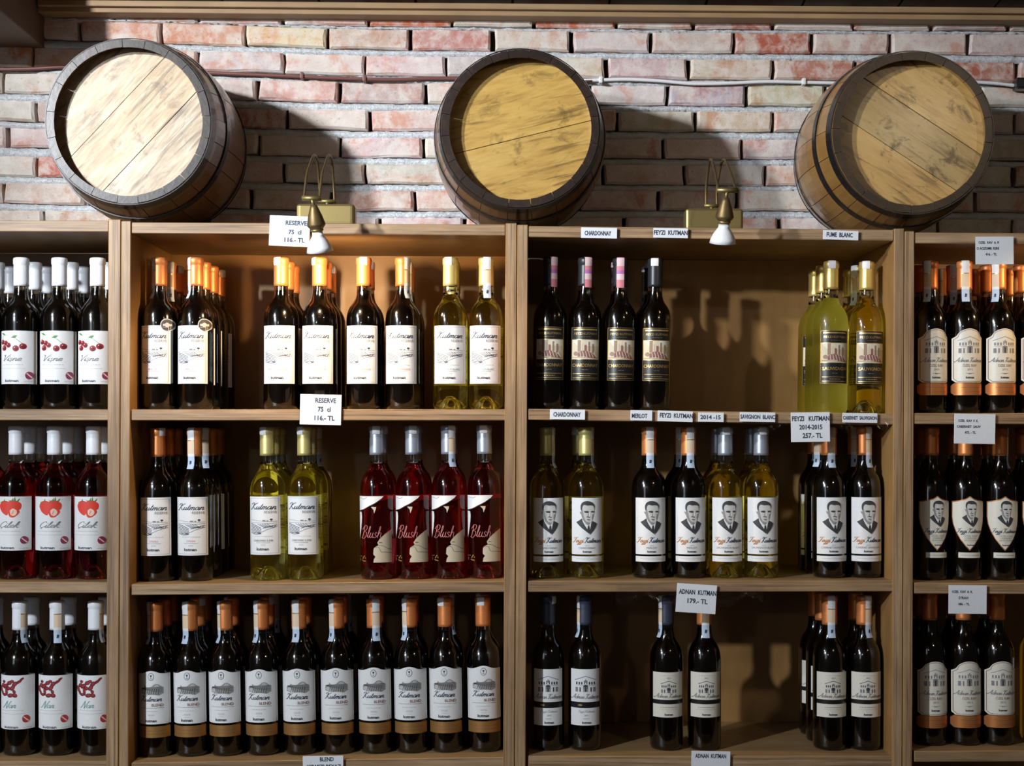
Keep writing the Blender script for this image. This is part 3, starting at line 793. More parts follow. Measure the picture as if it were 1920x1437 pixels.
def building(a, cx, top, k, ink='navy'):
    def R_(x0, x1, y0, y1, i=ink, l_=1): a.rect(cx + x0 * k, cx + x1 * k, top + y0 * k, top + y1 * k, i, l_)
    a.line([(cx - 19 * k, top - 7 * k), (cx, top), (cx + 19 * k, top - 7 * k)], 0.9, ink)
    for x in (-16, -11.5, -7, 7, 11.5, 16): R_(x - 1.2, x + 1.2, -15.5, -10.5)
    R_(-3, -1.5, -15, -8); R_(1.5, 3, -15, -8); R_(-0.7, 0.7, -12, -6)
    a.line([(cx - 18 * k, top - 17 * k), (cx + 18 * k, top - 17 * k)], 0.5, 'grey')
    for x, w_ in ((-16, 2.2), (-10, 1.2), (10, 1.2), (16, 2.2)): R_(x - w_, x + w_, -29, -20.5, 'grey' if abs(x) > 12 else ink)
    a.ell(cx, top - 20 * k, 4.6 * k, 4.2 * k, ink, 1, 14); R_(-4.6, 4.6, -29, -20, 'mid'); R_(-1.3, 1.3, -29, -19, 'dark', 2)

def art_adnan(kind):
    a = Art()
    if kind == 'white':
        a.rect(-26, 26, 91, 152, 'paper', 0); a.rect(-26, 26, 80, 91, 'blackp', 0); a.rect(-26, 26, 47.6, 80, 'paper', 0)
        building(a, 0, 139, 1.0); a.script('Adnan Kutman', -25, 25, 97.5, 3.9, 'grey', 0.9)
        a.script('Feyzi Kutman', -14, 16, 72, 2.0, 'light', 0.7); a.text('2011', 2, 65, 2.8, 8, 'grey'); a.line([(-4, 60), (6, 60)], 0.8, 'grey'); a.text('kutman', 2, 51, 4.2, 17, 'black', bold=0.03)
        a.ell(-10, 85.5, 4, 1.6, 'gold', 1)
    else:
        a.rect(-27, 27, 95, 146, 'cream', 0); a.rect(-27, 27, 87, 95, 'blackp', 0); a.rect(-27, 27, 62.5, 87, 'cream', 0)
        a.dashes(0, 140, 28, 'light', 0.6); a.text('2011', 0, 134, 2.8, 7, 'grey')
        building(a, 0, 130, 0.76); a.script('Adnan Kutman', -25, 25, 99, 3.6, 'grey', 0.9)
        a.dashes(0, 81, 30, 'grey', 0.7); a.dashes(0, 77, 34, 'light', 0.5); a.dashes(0, 73, 8, 'light', 0.5); a.text('kutman', 0, 66, 4.0, 15, 'black', bold=0.03)
    return a

def arch_outline(i=0.0):
    r = [(-28 + i, 57 + i + 5), (-23 + i, 57 + i), (23 - i, 57 + i), (28 - i, 62 + i), (28 - i, 139 - i), (24 - i, 142 - i)]
    r += catmull([(22 - i, 143.5 - i), (17, 151 - i), (9, 155.5 - i), (0, 157 - i), (-9, 155.5 - i), (-17, 151 - i), (-22 + i, 143.5 - i)], 3)
    return r + [(-24 + i, 142 - i), (-28 + i, 139 - i)]
def art_arch():
    a = Art()
    a.poly(arch_outline(), 'cream', 0)
    o = arch_outline(2.2); a.line(o + [o[0]], 0.8, 'brownred', 1)
    building(a, 0, 142, 1.05, 'grey')
    a.script('Adnan Kutman', -25, 25, 95, 3.8, 'grey', 0.95)
    a.text('ÖZEL KAV', 0, 86, 5.0, 25, 'brownred'); a.text('2013', 0, 79.5, 3.6, 10, 'grey'); a.line([(-7, 74), (7, 74)], 0.7, 'grey'); a.dashes(0, 73, 5, 'grey', 1.0)
    a.text('kutman', 0, 64.5, 4.0, 15, 'black', bold=0.03)
    b = [(-29, 38), (-25, 33.5), (25, 33.5), (29, 38), (29, 51.5), (25, 56), (-25, 56), (-29, 51.5)]
    a.poly(b, 'copper', 0)
    a.dashes(4, 48, 40, 'brownred', 0.7, seed=3); a.dashes(10, 40, 24, 'brownred', 0.7, seed=9)
    return a

def shield_outline(k=1.0):
    half = [(0, 157), (8, 151.5), (18, 148.5), (28.5, 146.5), (28.5, 118), (27, 104), (23, 90), (16, 76), (8, 64), (0, 55)]
    pts = half + [(-x, y) for x, y in half[-2:0:-1]]
    cy = 108
    return [(x * k, cy + (y - cy) * k) for x, y in pts][::-1]
def art_shield():
    a = Art()
    a.poly(shield_outline(1.0), 'copper', 0); a.poly(shield_outline(0.955), 'cream', 1)
    portrait(a, 2, 148, 0.78)
    a.v = [(x, y, l_ + 1 if l_ > 1 else l_) for x, y, l_ in a.v]
    a.script('Feyzi Kutman', -22, 22, 88.5, 3.8, 'navy', 1.0, 3)
    a.text('ÖZEL KAV', 2, 81, 3.4, 24, 'grey', 3); a.text('CABERNET', 2, 77, 2.8, 21, 'grey', 3); a.text('SAUVIGNON', 2, 73, 2.8, 24, 'grey', 3); a.text('2013', 2, 69, 2.4, 6, 'light', 3)
    a.text('kutman', 2, 64.5, 3.2, 13, 'black', 3, bold=0.03)
    a.rect(-19, 21, 42, 52, 'cream', 0); a.dashes(1, 47, 32, 'grey', 0.9)
    return a

# ------------------------------------------------------------------ bottles
BH = 0.315
def profile(R):
    return [(R * .80, 0.0), (R * .93, 0.0018), (R, 0.009), (R, 0.09), (R, 0.177), (R * .99, 0.188), (R * .955, 0.1975), (R * .89, 0.2062), (R * .79, 0.2138), (R * .67, 0.2200),
            (R * .555, 0.2253), (0.0172, 0.2312), (0.0153, 0.2385), (0.0147, 0.247), (0.0142, 0.258), (0.0138, 0.300), (0.0150, 0.302), (0.0150, 0.311), (0.0138, 0.3135)]
PUNT = [(0, 0.030), (0.006, 0.0285), (0.013, 0.020), (0.021, 0.007), (0.0255, 0.0012)]
_body = {}
def body_mesh(R, mat):
    k = ('b', R, mat.name)
    if k not in _body:
        pr = PUNT + profile(R) + [(0, 0.3135)]
        _body[k] = lathe('bottle_glass', pr, 40, [mat])
    return _body[k]
def wine_mesh(R):
    k = ('w', R)
    if k not in _body:
        r = R - 0.0028
        pr = [(0, 0.036), (0.008, 0.034), (0.016, 0.026), (0.022, 0.0125), (r * .80, 0.0085), (r * .93, 0.0105), (r, 0.017), (r, 0.177), (r * .985, 0.1875),
              (r * .945, 0.196), (r * .87, 0.2045), (r * .76, 0.2115), (r * .63, 0.2178), (r * .51, 0.223), (0.0140, 0.2295), (0.0125, 0.238), (0.0115, 0.248), (0, 0.2485)]
        _body[k] = lathe('wine', pr, 32, [M_WINE])
    return _body[k]
def filled_mesh(R, mat):
    """liquid body of a clear bottle up to the fill line, punt included"""
    k = ('f', R, mat.name)
    if k not in _body:
        pr = PUNT + [p for p in profile(R) if p[1] <= 0.2385] + [(0, 0.2386)]
        _body[k] = lathe('wine_filled_glass', pr, 40, [mat])
    return _body[k]
def neck_mesh():
    if 'n' not in _body:
        pr = [(0.0152, 0.2392), (0.0147, 0.247), (0.0142, 0.258), (0.0138, 0.300), (0.0118, 0.300), (0.0120, 0.258), (0.0125, 0.247), (0.0135, 0.2392)]
        _body['n'] = lathe('glass_neck', pr, 28, [M_CLEAR], close=True)
    return _body['n']
def cap_mesh(kind):
    k = ('c', kind)
    if k not in _body:
        pr = [(0.0150, 0.2565), (0.0157, 0.2565), (0.0155, 0.262), (0.0153, 0.2985), (0.0151, 0.3005), (0.0163, 0.3025), (0.0164, 0.311), (0.0156, 0.3148), (0.0125, 0.3158), (0, 0.3158)]
        _body[k] = lathe('capsule', pr, 28, [CAPMAT[kind]])
    return _body[k]
def strip_mesh(kind):
    """paper tax stamp folded over the capsule; faces -Y"""
    k = ('s', kind)
    if k in _body: return _body[k]
    if kind == 'short':
        prof = [(0.004, 0.3166), (0.0128, 0.3165), (0.0162, 0.3152), (0.0170, 0.311), (0.0169, 0.3025), (0.0160, 0.2995)]
        cut = [0, 0, 0, 0, 0]; mats = [M_PAPER]
    elif kind == 'pink':
        prof = [(0.004, 0.3166), (0.0128, 0.3165), (0.0162, 0.3152), (0.0170, 0.311), (0.0169, 0.302), (0.0161, 0.298), (0.0161, 0.290), (0.0161, 0.282), (0.0163, 0.270), (0.0163, 0.2565), (0.0160, 0.2535)]
        cut = [1, 1, 1, 1, 1, 0, 2, 1, 0, 0]; mats = [INK['stamppink'], INK['stamppale'], INK['stampviolet']]
    else:
        prof = [(0.004, 0.3166), (0.0128, 0.3165), (0.0162, 0.3152), (0.0170, 0.311), (0.0169, 0.302), (0.0163, 0.298), (0.0163, 0.2905), (0.0163, 0.2885), (0.0163, 0.275), (0.0163, 0.262), (0.0160, 0.2565), (0.0158, 0.248), (0.0172, 0.238), (0.0205, 0.2305)]
        cut = [0, 0, 0, 0, 0, 0, 3, 1, 1, 0, 2, 2, 2]; mats = [M_PAPER, INK['stamporange'], INK['stampblue'], INK['gold']]
    v = []; f = []; idx = []
    n = 5; hw = 0.0078
    for r, z in prof:
        for j in range(n):
            x = hw * (j / (n - 1) * 2 - 1)
            y = -math.sqrt(max(r * r - x * x, 1e-9)) if r > hw else -r
            v.append((x, y, z))
    for i in range(len(prof) - 1):
        for j in range(n - 1):
            f.append((i * n + j, (i + 1) * n + j, (i + 1) * n + j + 1, i * n + j + 1)); idx.append(cut[i])
    if kind == 'long':
        b = len(v); mats.append(INK['navy'])
        for x, z in ((-0.0022, 0.2405), (0.0016, 0.2405), (0.0022, 0.2475), (-0.0014, 0.2475)): v.append((x, -0.0173, z))
        f.append((b, b + 1, b + 2, b + 3)); idx.append(4)
    _body[k] = mesh('tax_stamp', v, f, mats, idx, True)
    return _body[k]
def medal_mesh(R):
    """round silver sticker on the shoulder"""
    if ('m', R) not in _body:
        a = Art(); a.ell(24, 157, 10, 12, 'light', 0, 20); a.ell(24, 157, 8.6, 10.4, 'dark', 1, 20); a.rect(18, 30, 155, 159, 'light', 2); a.ell(24, 157, 3.4, 4.4, 'light', 3, 12)
        me = a.mesh('medal_sticker', R)
        _body[('m', R)] = me
    return _body[('m', R)]

ORD = ['first', 'second', 'third', 'fourth', 'fifth', 'sixth', 'seventh', 'eighth', 'ninth', 'tenth']
RANK = ['front rank', 'second rank', 'third rank', 'back rank']
ROWN = {1: 'top', 2: 'middle', 3: 'bottom'}
# kind: (description, radius, glass, cap, label builder)
KINDS = {
    'visne': ('white-capped dark bottle with cherries on its label', 0.0385, 'dark', 'white', art_fruit('visne')),
    'cilek': ('white-capped red bottle with strawberries on its label', 0.0378, M_BERRY, 'white', art_fruit('cilek')),
    'nar': ('white-capped dark bottle with red seeds on its label', 0.0365, 'dark', 'white', art_fruit('nar')),
    'merlot': ('dark bottle with round silver sticker, copper cap', 0.0365, 'dark', 'copper', art_reserve('MERLOT', 'salmon')),
    'kalecik': ('copper-capped dark bottle below the lit lamp', 0.0365, 'dark', 'copper', art_reserve('MERLOT & KALECIK', 'salmon')),
    'cabres': ('copper-capped dark bottle beside the gold-capped pair', 0.0365, 'dark', 'copper', art_reserve('CABERNET SAUVIGNON', 'salmon')),
    'sauvres': ('gold-capped pale yellow bottle with vineyard label', 0.0360, M_STRAW, 'gold', art_reserve('SAUVIGNON BLANC', 'teal')),
    'syrah': ('copper-capped dark bottle with vineyard label', 0.0370, 'dark', 'copper', art_reserve('SYRAH', 'salmon')),
    'charres': ('gold-capped bright yellow bottle with vineyard label', 0.0370, M_YELLOW, 'gold', art_reserve('CHARDONNAY & EMIR', 'grey')),
    'blush': ('silver-capped rose bottle with white and beige shapes', 0.0360, M_ROSE, 'silver', art_blush()),
    'blend': ('copper-capped dark bottle with bronze band under label', 0.0352, 'dark', 'copper', art_blend()),
    'chardblack': ('black-capped bottle with black and gold picture label', 0.0348, 'dark', 'black', art_black('CHARDONNAY')),
    'frost': ('frosted yellow-green bottle with black picture label', 0.0362, M_FROST, 'yellowgold', art_black('SAUVIGNON')),
    'fume': ('clear yellow bottle with black picture label', 0.0352, M_STRAW, 'yellowgold', art_black('SAUVIGNON')),
    'pchard': ('gold-capped yellow bottle with portrait label', 0.0365, M_STRAW, 'gold', art_portrait('CHARDONNAY')),
    'pmerlot': ('copper-capped dark bottle with portrait label, left of silver caps', 0.0365, 'dark', 'copper', art_portrait('MERLOT')),
    'psauv': ('silver-capped yellow bottle with portrait label', 0.0352, M_STRAW, 'silver', art_portrait('SAUVIGNON BLANC')),
    'pcab': ('copper-capped dark bottle with portrait label by right upright', 0.0352, 'dark', 'copper', art_portrait('CABERNET SAUVIGNON')),
    'adwhite': ('slate-capped dark bottle with white house label', 0.0345, 'dark', 'slate', art_adnan('white')),
    'adslate': ('slate-capped dark bottle with cream house label', 0.0345, 'dark', 'slate', art_adnan('cream')),
    'adcop': ('copper-capped dark bottle with cream house label beside slate cap', 0.0345, 'dark', 'copper', art_adnan('cream')),
    'adcab': ('copper-capped dark bottle, cream house label, by right upright', 0.0345, 'dark', 'copper', art_adnan('cream')),
    'archtop': ('copper-capped dark bottle with arched cream label', 0.0338, 'dark', 'copper', art_arch()),
    'shield': ('copper-capped dark bottle with shield-shaped portrait label', 0.0345, 'dark', 'copper', art_shield()),
    'archlow': ('copper-capped dark bottle with arched cream label', 0.0338, 'dark', 'copper', art_arch()),
    'yellowback': ('yellow bottle half seen at the right edge', 0.0360, M_STRAW, 'gold', art_reserve('CHARDONNAY & EMIR', 'grey')),
}
LABELS = {k: d[4].mesh('front_label', d[1]) for k, d in KINDS.items()}
s, l_, p_ = 'short', 'long', 'pink'
FILES = [  # unit, row, kind, [(px, depth count, label turn, stamp kind, stamp angle)]
    ('L', 1, 'visne', [(-31, 3, 0, None, 0), (40, 3, -.10, None, 0), (112, 3, .0, None, 0), (183, 3, -.12, None, 0)]),
    ('L', 2, 'cilek', [(-41, 2, 0, None, 0), (31, 3, -.08, None, 0), (103, 3, 0, None, 0), (176, 3, -.12, None, 0)]),
    ('L', 3, 'nar', [(-33, 2, 0, None, 0), (38, 2, -.08, l_, .9), (108, 2, -.05, l_, .35), (180, 2, 0, l_, 1.25)]),
    ('A', 1, 'merlot', [(298, 4, -.16, l_, -.9), (367, 4, -.12, l_, -1.0)]),
    ('A', 1, 'kalecik', [(528, 3, -.05, s, -.5), (600, 3, -.08, s, -.9)]),
    ('A', 1, 'cabres', [(683, 2, -.1, s, 0), (756, 3, -.1, l_, .75)]),
    ('A', 1, 'sauvres', [(848, 3, .0, s, -.3), (916, 3, -.1, l_, .15)]),
    ('A', 2, 'syrah', [(293, 3, -.05, s, .9), (364, 4, -.05, l_, -.35)]),
    ('A', 2, 'charres', [(504, 3, -.12, s, -.5), (574, 3, -.1, s, -.6)]),
    ('A', 2, 'blush', [(711, 2, -.1, s, 0), (779, 2, -.1, s, .1), (847, 2, -.08, l_, .55), (914, 2, -.06, s, -.1)]),
    ('A', 3, 'blend', [(288, 3, -.05, l_, -.95), (360, 3, -.02, l_, -.55), (424, 2, -.1, l_, -1.0), (495, 3, -.05, l_, -.8), (565, 2, -.02, l_, -.35),
                       (636, 3, 0, l_, -.75), (706, 2, 0, l_, .35), (773, 2, -.02, l_, -.85), (839, 2, -.06, s, -.6), (910, 2, 0, s, -.3)]),
    ('B', 1, 'chardblack', [(1031, 1, -.05, p_, .45), (1095, 1, .0, p_, .35), (1160, 2, .08, p_, -.05), (1226, 3, .08, s, -.2)]),
    ('B', 1, 'frost', [(1563, 3, .08, s, -.1)]),
    ('B', 1, 'fume', [(1632, 3, .1, s, -.35)]),
    ('B', 2, 'pchard', [(1027, 1, .06, l_, 1.15), (1100, 2, 0, l_, 1.15)]),
    ('B', 2, 'pmerlot', [(1218, 1, .04, l_, .05), (1292, 2, .06, l_, .15)]),
    ('B', 2, 'psauv', [(1361, 2, .05, s, .0), (1428, 2, -.02, s, .1)]),
    ('B', 2, 'pcab', [(1567, 3, .05, l_, .15), (1636, 2, 0, l_, .5)]),
    ('B', 3, 'adwhite', [(1028, 1, -.02, s, 1.0), (1097, 1, 0, l_, -1.25)]),
    ('B', 3, 'adslate', [(1250, 1, .04, l_, -1.2)]),
    ('B', 3, 'adcop', [(1321, 1, 0, l_, .05)]),
    ('B', 3, 'adcab', [(1566, 3, .0, l_, .05), (1636, 2, 0, l_, .45)]),
    ('R', 1, 'archtop', [(1745, 3, .08, l_, -.7), (1809, 3, .02, l_, -.15), (1873, 3, .05, l_, -.75), (1938, 3, .05, s, 0)]),
    ('R', 2, 'shield', [(1746, 2, .08, None, 0), (1810, 2, -.05, None, 0), (1875, 2, -.03, l_, 1.1), (1941, 2, 0, None, 0)]),
    ('R', 3, 'archlow', [(1745, 2, .05, None, 0), (1808, 2, .04, l_, 2.0), (1871, 2, .0, None, 0)]),
    ('R', 3, 'yellowback', [(1946, 1, .2, None, 0)]),
]
def make_bottle(kind, loc, turn, stamp, ang, label, group, medal=False):
    desc, R, gl, cap, _ = KINDS[kind]
    t = thing('wine_bottle', label, 'wine bottle', loc, group)
    t.rotation_euler = (0, 0, turn)
    if gl == 'dark':
        b = ob('bottle_glass', body_mesh(R, M_DARKGLASS), t)
        ob('wine', wine_mesh(R), b)
    else:
        ob('wine_filled_glass', filled_mesh(R, gl), t)
        ob('glass_neck', neck_mesh(), t)
    ob('capsule', cap_mesh(cap), t)
    ob('front_label', LABELS[kind], t)
    if stamp: ob('tax_stamp', strip_mesh(stamp), t, None, (0, 0, ang - turn))
    if medal: ob('medal_sticker', medal_mesh(R), t)
    return t
FX = {}
for _unit in UNITS:
    for _row in (1, 2, 3):
        fl = []
        for fu, fr_, kind, files in FILES:
            if (fu, fr_) == (_unit, _row):
                for i, f_ in enumerate(files):
                    R = KINDS[kind][1]; y0 = 0.040 + R + (0.035 if kind == 'yellowback' else 0)
                    v_ = (HY - UNITS[_unit]['rows'][_row][0] + 145) / F
                    fl.append([((f_[0] - 960) / F - ROLL * v_) * (D + y0), R, kind, i])
        fl.sort()
        u0 = UNITS[_unit]; lo_ = P(u0['x'][0], u0['rows'][0][0], 0).x; hi_ = P(u0['x'][1], u0['rows'][0][1], 0).x
        for _ in range(40):
            for a_ in fl: a_[0] = max(lo_ + a_[1] + 0.0038, min(hi_ - a_[1] - 0.003, a_[0]))
            for a_, b_ in zip(fl, fl[1:]):
                need = a_[1] + b_[1] + 0.0024 - (b_[0] - a_[0])
                if need > 0: a_[0] -= need / 2; b_[0] += need / 2
        for x_, R, kind, i in fl: FX[(_unit, _row, kind, i)] = x_
for unit, row, kind, files in FILES:
    desc, R = KINDS[kind][:2]
    for i, (px, depth, turn, stamp, ang) in enumerate(files):
        z = shelf_z(unit, row, px)
        for d in range(depth):
            y0 = 0.040 + R + (0.035 if kind == 'yellowback' else 0)
            pos = Vector((FX[(unit, row, kind, i)], y0 + d * (2 * R + 0.003), z + 0.0005))
            if d: pos.x += random.uniform(-0.0008, 0.0008)
            if kind == 'pchard' and d: pos.x -= 0.012
            if kind in ('psauv', 'pmerlot') and d: pos.x -= 0.007
            st = stamp if d == 0 else random.choice([None, 'short', 'long']) if stamp else None
            an = ang if d == 0 else random.choice([-0.9, -0.3, 0.5, 0.9])
            if stamp == 'pink' and d: st, an = 'pink', -0.6
            where = f'{ROWN[row]} {SHELFNAME[unit]} shelf'
            o_ = f'{ORD[i]} from left, ' if len(files) > 1 else ''
            lab = f'{desc}, {o_}{RANK[d]}'
            if len((lab + ', ' + where).replace(',', ' ').split()) <= 16: lab += ', ' + where
            bt = make_bottle(kind, pos, turn + (random.uniform(-.2, .2) if d else 0), st, an, lab, f'wine bottles on the {where}', kind == 'merlot' and d == 0)
            if kind in ('pchard', 'pmerlot', 'psauv', 'pcab'): bt.scale = (1, 1, 0.985)
            bt.rotation_euler[1] = -shelf_slope(unit, row)

# ------------------------------------------------------------------ price cards and name strips
def card(x0, y0, x1, y1, lines, label, tilt=0.0, ink='navy', hang=0.0, left=False, name='price_card'):
    Y = -0.0065
    c = P((x0 + x1) / 2, (y0 + y1) / 2, Y)
    t = thing(name, label, 'price card' if name == 'price_card' else 'name strip', c, 'paper signs on the shelf edges')
    t.rotation_euler = (hang, -tilt + 0.0, 0)
    w_, h_ = (x1 - x0), (y1 - y0); S = (D + Y) / F
    a = [(-w_ / 2 * S, -h_ / 2 * S), (w_ / 2 * S, -h_ / 2 * S), (w_ / 2 * S, h_ / 2 * S), (-w_ / 2 * S, h_ / 2 * S)]
    ob('card', bevelled('card', hexa([(a[0][0], -0.0006, a[0][1]), (a[1][0], -0.0006, a[1][1]), (a[1][0], 0.0006, a[1][1]), (a[0][0], 0.0006, a[0][1]),
                                      (a[3][0], -0.0006, a[3][1]), (a[2][0], -0.0006, a[2][1]), (a[2][0], 0.0006, a[2][1]), (a[3][0], 0.0006, a[3][1])]), [M_CARD], 0.0003, 1), t)
    art = Art()
    for (s_, cx, cy, h, wid) in lines:
        art.text(s_, cx - (x0 + x1) / 2, (y0 + y1) / 2 - cy - h / 2, h, wid, ink, 1, bold=0.03)
    me = art.mesh('lettering', None, S)
    ob('lettering', me, t, (0, -0.0007, 0))
    return t
card(505, 405, 581, 462, [('RESERVE', 555, 418, 8, 40), ('75  cl', 553, 435, 8, 24), ('116.- TL', 553, 450, 8, 38)], 'price card reading RESERVE behind the left brass lamp', -0.035)
card(562.5, 740, 640, 797, [('RESERVE', 610.5, 751, 8.5, 39), ('75  cl', 608, 767.5, 8.5, 24), ('116.- TL', 609, 784, 8.5, 38)], 'price card reading RESERVE on the shelf edge below the bottles', -0.02)
card(568, 1418, 644, 1472, [('BLEND', 613, 1424, 7.5, 26), ('KIRMIZI BEYAZ', 608, 1438, 7.5, 64)], 'price card reading BLEND at the bottom edge', 0.02)
NS = 'name_strip'
card(1089.5, 427, 1157, 447, [('CHARDONNAY', 1121, 437.5, 8, 50)], 'name strip reading CHARDONNAY on the top board', -0.012, name=NS)
card(1225, 428, 1290, 446.5, [('FEYZI  KUTMAN', 1257.5, 436.5, 8, 63)], 'two-word name strip on the top board just left of the right lamp', -0.012, name=NS)
card(1543, 432.5, 1609.5, 450, [('FUME  BLANC', 1574, 440.5, 8, 49)], 'name strip reading FUME BLANC under the right barrel', -0.03, name=NS)
card(1031, 768, 1097, 787, [('CHARDONNAY', 1063, 777.5, 8, 51)], 'name strip reading CHARDONNAY on the second board', -0.01, name=NS)
card(1182, 769.5, 1223, 789, [('MERLOT', 1199, 780, 8, 29)], 'name strip reading MERLOT on the shelf edge', -0.012, name=NS)
card(1233, 771, 1299, 791, [('FEYZI  KUTMAN', 1268, 779.5, 8, 62)], 'two-word name strip just right of the MERLOT strip', -0.03, name=NS)
card(1309, 774, 1357, 791.5, [('2014 -15', 1332, 782.5, 7.5, 38)], 'name strip reading 2014 -15 on the shelf edge', -0.012, name=NS)
card(1387, 773.5, 1453.5, 791.5, [('SAVIGNON  BLANC', 1420.5, 782, 7.5, 65)], 'name strip reading SAVIGNON BLANC on the shelf edge', -0.014, name=NS)
card(1483, 773.5, 1556, 829, [('FEYZI   KUTMAN', 1520, 785, 8.5, 70), ('2014-2015', 1520, 801, 8.5, 43), ('257.- TL', 1523, 817, 8.5, 37)], 'price card reading 2014-2015 and 257 on the shelf edge', 0.018)
card(1579.5, 775, 1645, 793, [('CABERNET  SAUVIGNON', 1612, 784, 6.5, 63)], 'name strip reading CABERNET SAUVIGNON next to the right upright', -0.01, name=NS)
card(1268, 1096, 1343, 1150, [('ADNAN  KUTMAN', 1307, 1111, 8.5, 70), ('179.- TL', 1308, 1127.5, 8.5, 38)], 'tilted price card reading 179 with clear film behind it', -0.06)
card(1296, 1409, 1369, 1465, [('ADNAN  KUTMAN', 1332, 1418, 7.5, 58)], 'price card cut by the bottom edge below the cream house labels', -0.015)
card(1829, 444, 1900.5, 496, [('OZEL  KAV  A. K', 1854, 455, 4.5, 39), ('O ACIZUMB. KERE', 1852, 466, 4.5, 42), ('416. - TL', 1858, 477, 4.5, 21)], 'price card reading 416 at the upper right', 0.008)
card(1789, 776.5, 1866, 832.5, [('OZEL  KAV  F. K.', 1815, 789.5, 4.5, 38), ('CABERNET  SAUV', 1816, 800.5, 4.5, 45), ('475. - TL', 1819, 811.5, 4.5, 21)], 'price card reading CABERNET SAUV 475 at the right', -0.012)
card(1778.5, 1098, 1850, 1151.5, [('OZEL  KAV  A. K.', 1804, 1110, 4.5, 39), ('SYRAH', 1806, 1121.5, 4.5, 18), ('386. - TL', 1807, 1133, 4.5, 21)], 'price card reading SYRAH 386 at the lower right', -0.005)

# crumpled clear film taped under two shelf edges
h = N('clear_plastic_film')
tr = h.n('ShaderNodeBsdfTransparent'); gl = h.n('ShaderNodeBsdfGlossy'); gl.inputs['Roughness'].default_value = 0.12
mx = h.n('ShaderNodeMixShader'); mx.inputs[0].default_value = 0.09; h.l(tr.outputs[0], mx.inputs[1]); h.l(gl.outputs[0], mx.inputs[2]); h.l(mx.outputs[0], h.out.inputs['Surface'])
M_FILM = h.m
def film(x0, x1, y0, y1, label, seed):
    r = random.Random(seed); v = []; f = []; nx = 46; ny = 6
    o0 = P((x0 + x1) / 2, y0, -0.004)
    for i in range(nx):
        for j in range(ny):
            x = x0 + (x1 - x0) * i / (nx - 1); y = y0 + (y1 - y0) * j / (ny - 1) * (0.75 + 0.25 * math.sin(i * 0.4 + seed))
            q = P(x + r.uniform(-1.2, 1.2), y + (r.uniform(-1.5, 1.5) if j else 0), -0.005 if j < 4 else 0.0)
            q.y += r.uniform(-0.003, 0.003) if j > 3 else r.uniform(-0.0015, 0.0005)
            v.append(q - o0)
    for i in range(nx - 1):
        for j in range(ny - 1): f.append((i * ny + j, i * ny + j + 1, (i + 1) * ny + j + 1, (i + 1) * ny + j))
    tag(ob('plastic_film', mesh('plastic_film', v, f, [M_FILM]), None, o0), label, 'plastic film', 'clear film taped on the shelf edges')
film(1155, 1432, 1098, 1141, 'crumpled clear film hanging behind the 179 price card', 1)
film(1440, 1665, 781, 812, 'crumpled clear film hanging behind the 2014-2015 card', 2)

# ------------------------------------------------------------------ barrels
def barrel_wood(name, stops, rough=0.4, coat=0.3, stain=0.5):
    h = N(name)
    v = h.coord((0.14, 1, 1.0))
    a = h.noise(v, 20, 8, 0.66, 1.2); b = h.noise(v, 110, 4, 0.65)
    mixed = h.mix(0.45, a, b)
    streak = h.noise(h.coord((0.07, 1, 1.0), loc=(3, 0, 5)), 75, 5, 0.6, 0.4)
    col = h.ramp(mixed, stops)
    col = h.mix(h.ramp(streak, [(0.56, (0, 0, 0)), (0.66, (0.7, 0.7, 0.7))]), col, tuple(c * 0.4 for c in stops[0][1]))
    st = h.noise(h.coord((1.0, 1, 1.6)), 17, 6, 0.7, 0.7)
    col = h.mix(h.ramp(st, [(0.54, (0, 0, 0)), (0.66, (stain, stain, stain))]), col, tuple(c * 0.22 for c in stops[0][1]))
    oi = h.n('ShaderNodeObjectInfo'); col = h.mix(1.0, col, oi.outputs['Color'], 'MULTIPLY')
    h.set(Base_Color=col, Roughness=rough, Coat_Weight=coat, Coat_Roughness=0.2)
    h.bump(mixed, 0.3, 0.0015)
    return h.m
HEADM = [barrel_wood('pale_oak_head', [(0.32, (0.24, 0.155, 0.08)), (0.5, (0.47, 0.37, 0.25)), (0.66, (0.62, 0.54, 0.43))], 0.5, 0.2, 0.5),
         barrel_wood('golden_varnished_oak_head', [(0.3, (0.34, 0.19, 0.05)), (0.5, (0.56, 0.37, 0.11)), (0.7, (0.66, 0.47, 0.17))], 0.4, 0.35, 0.55),
         barrel_wood('stained_oak_head', [(0.3, (0.38, 0.22, 0.07)), (0.5, (0.56, 0.37, 0.14)), (0.7, (0.62, 0.44, 0.2))], 0.42, 0.3, 0.85)]
STAVEM = wood('shaded_varnished_oak_stave', [(0.25, (0.10, 0.042, 0.014)), (0.5, (0.19, 0.085, 0.028)), (0.75, (0.27, 0.13, 0.045))], (1, 0.12, 1), 1.6, 0.32, None, 0.5)  # left and middle barrels: shade on their flanks is put into this darker brown
STAVEM2 = wood('lit_varnished_oak_stave', [(0.25, (0.15, 0.07, 0.018)), (0.5, (0.29, 0.15, 0.04)), (0.75, (0.37, 0.21, 0.065))], (1, 0.12, 1), 1.6, 0.32, None, 0.5)  # right barrel: light falling on its flank is put into this golden brown
M_CHIME = wood('black_brown_chime', [(0.25, (0.010, 0.005, 0.003)), (0.5, (0.022, 0.012, 0.008)), (0.75, (0.06, 0.034, 0.022))], (1, 1, 1), 3.0, 0.36, None, 0.15)

def clip_poly(pts, a, b, c):
    """keep a*x + b*y >= c"""
    out = []
    for p, q in zip(pts, pts[1:] + pts[:1]):
        dp = a * p[0] + b * p[1] - c; dq = a * q[0] + b * q[1] - c
        if dp >= 0: out.append(p)
        if dp * dq < 0:
            t = dp / (dp - dq); out.append((p[0] + (q[0] - p[0]) * t, p[1] + (q[1] - p[1]) * t))
    return out

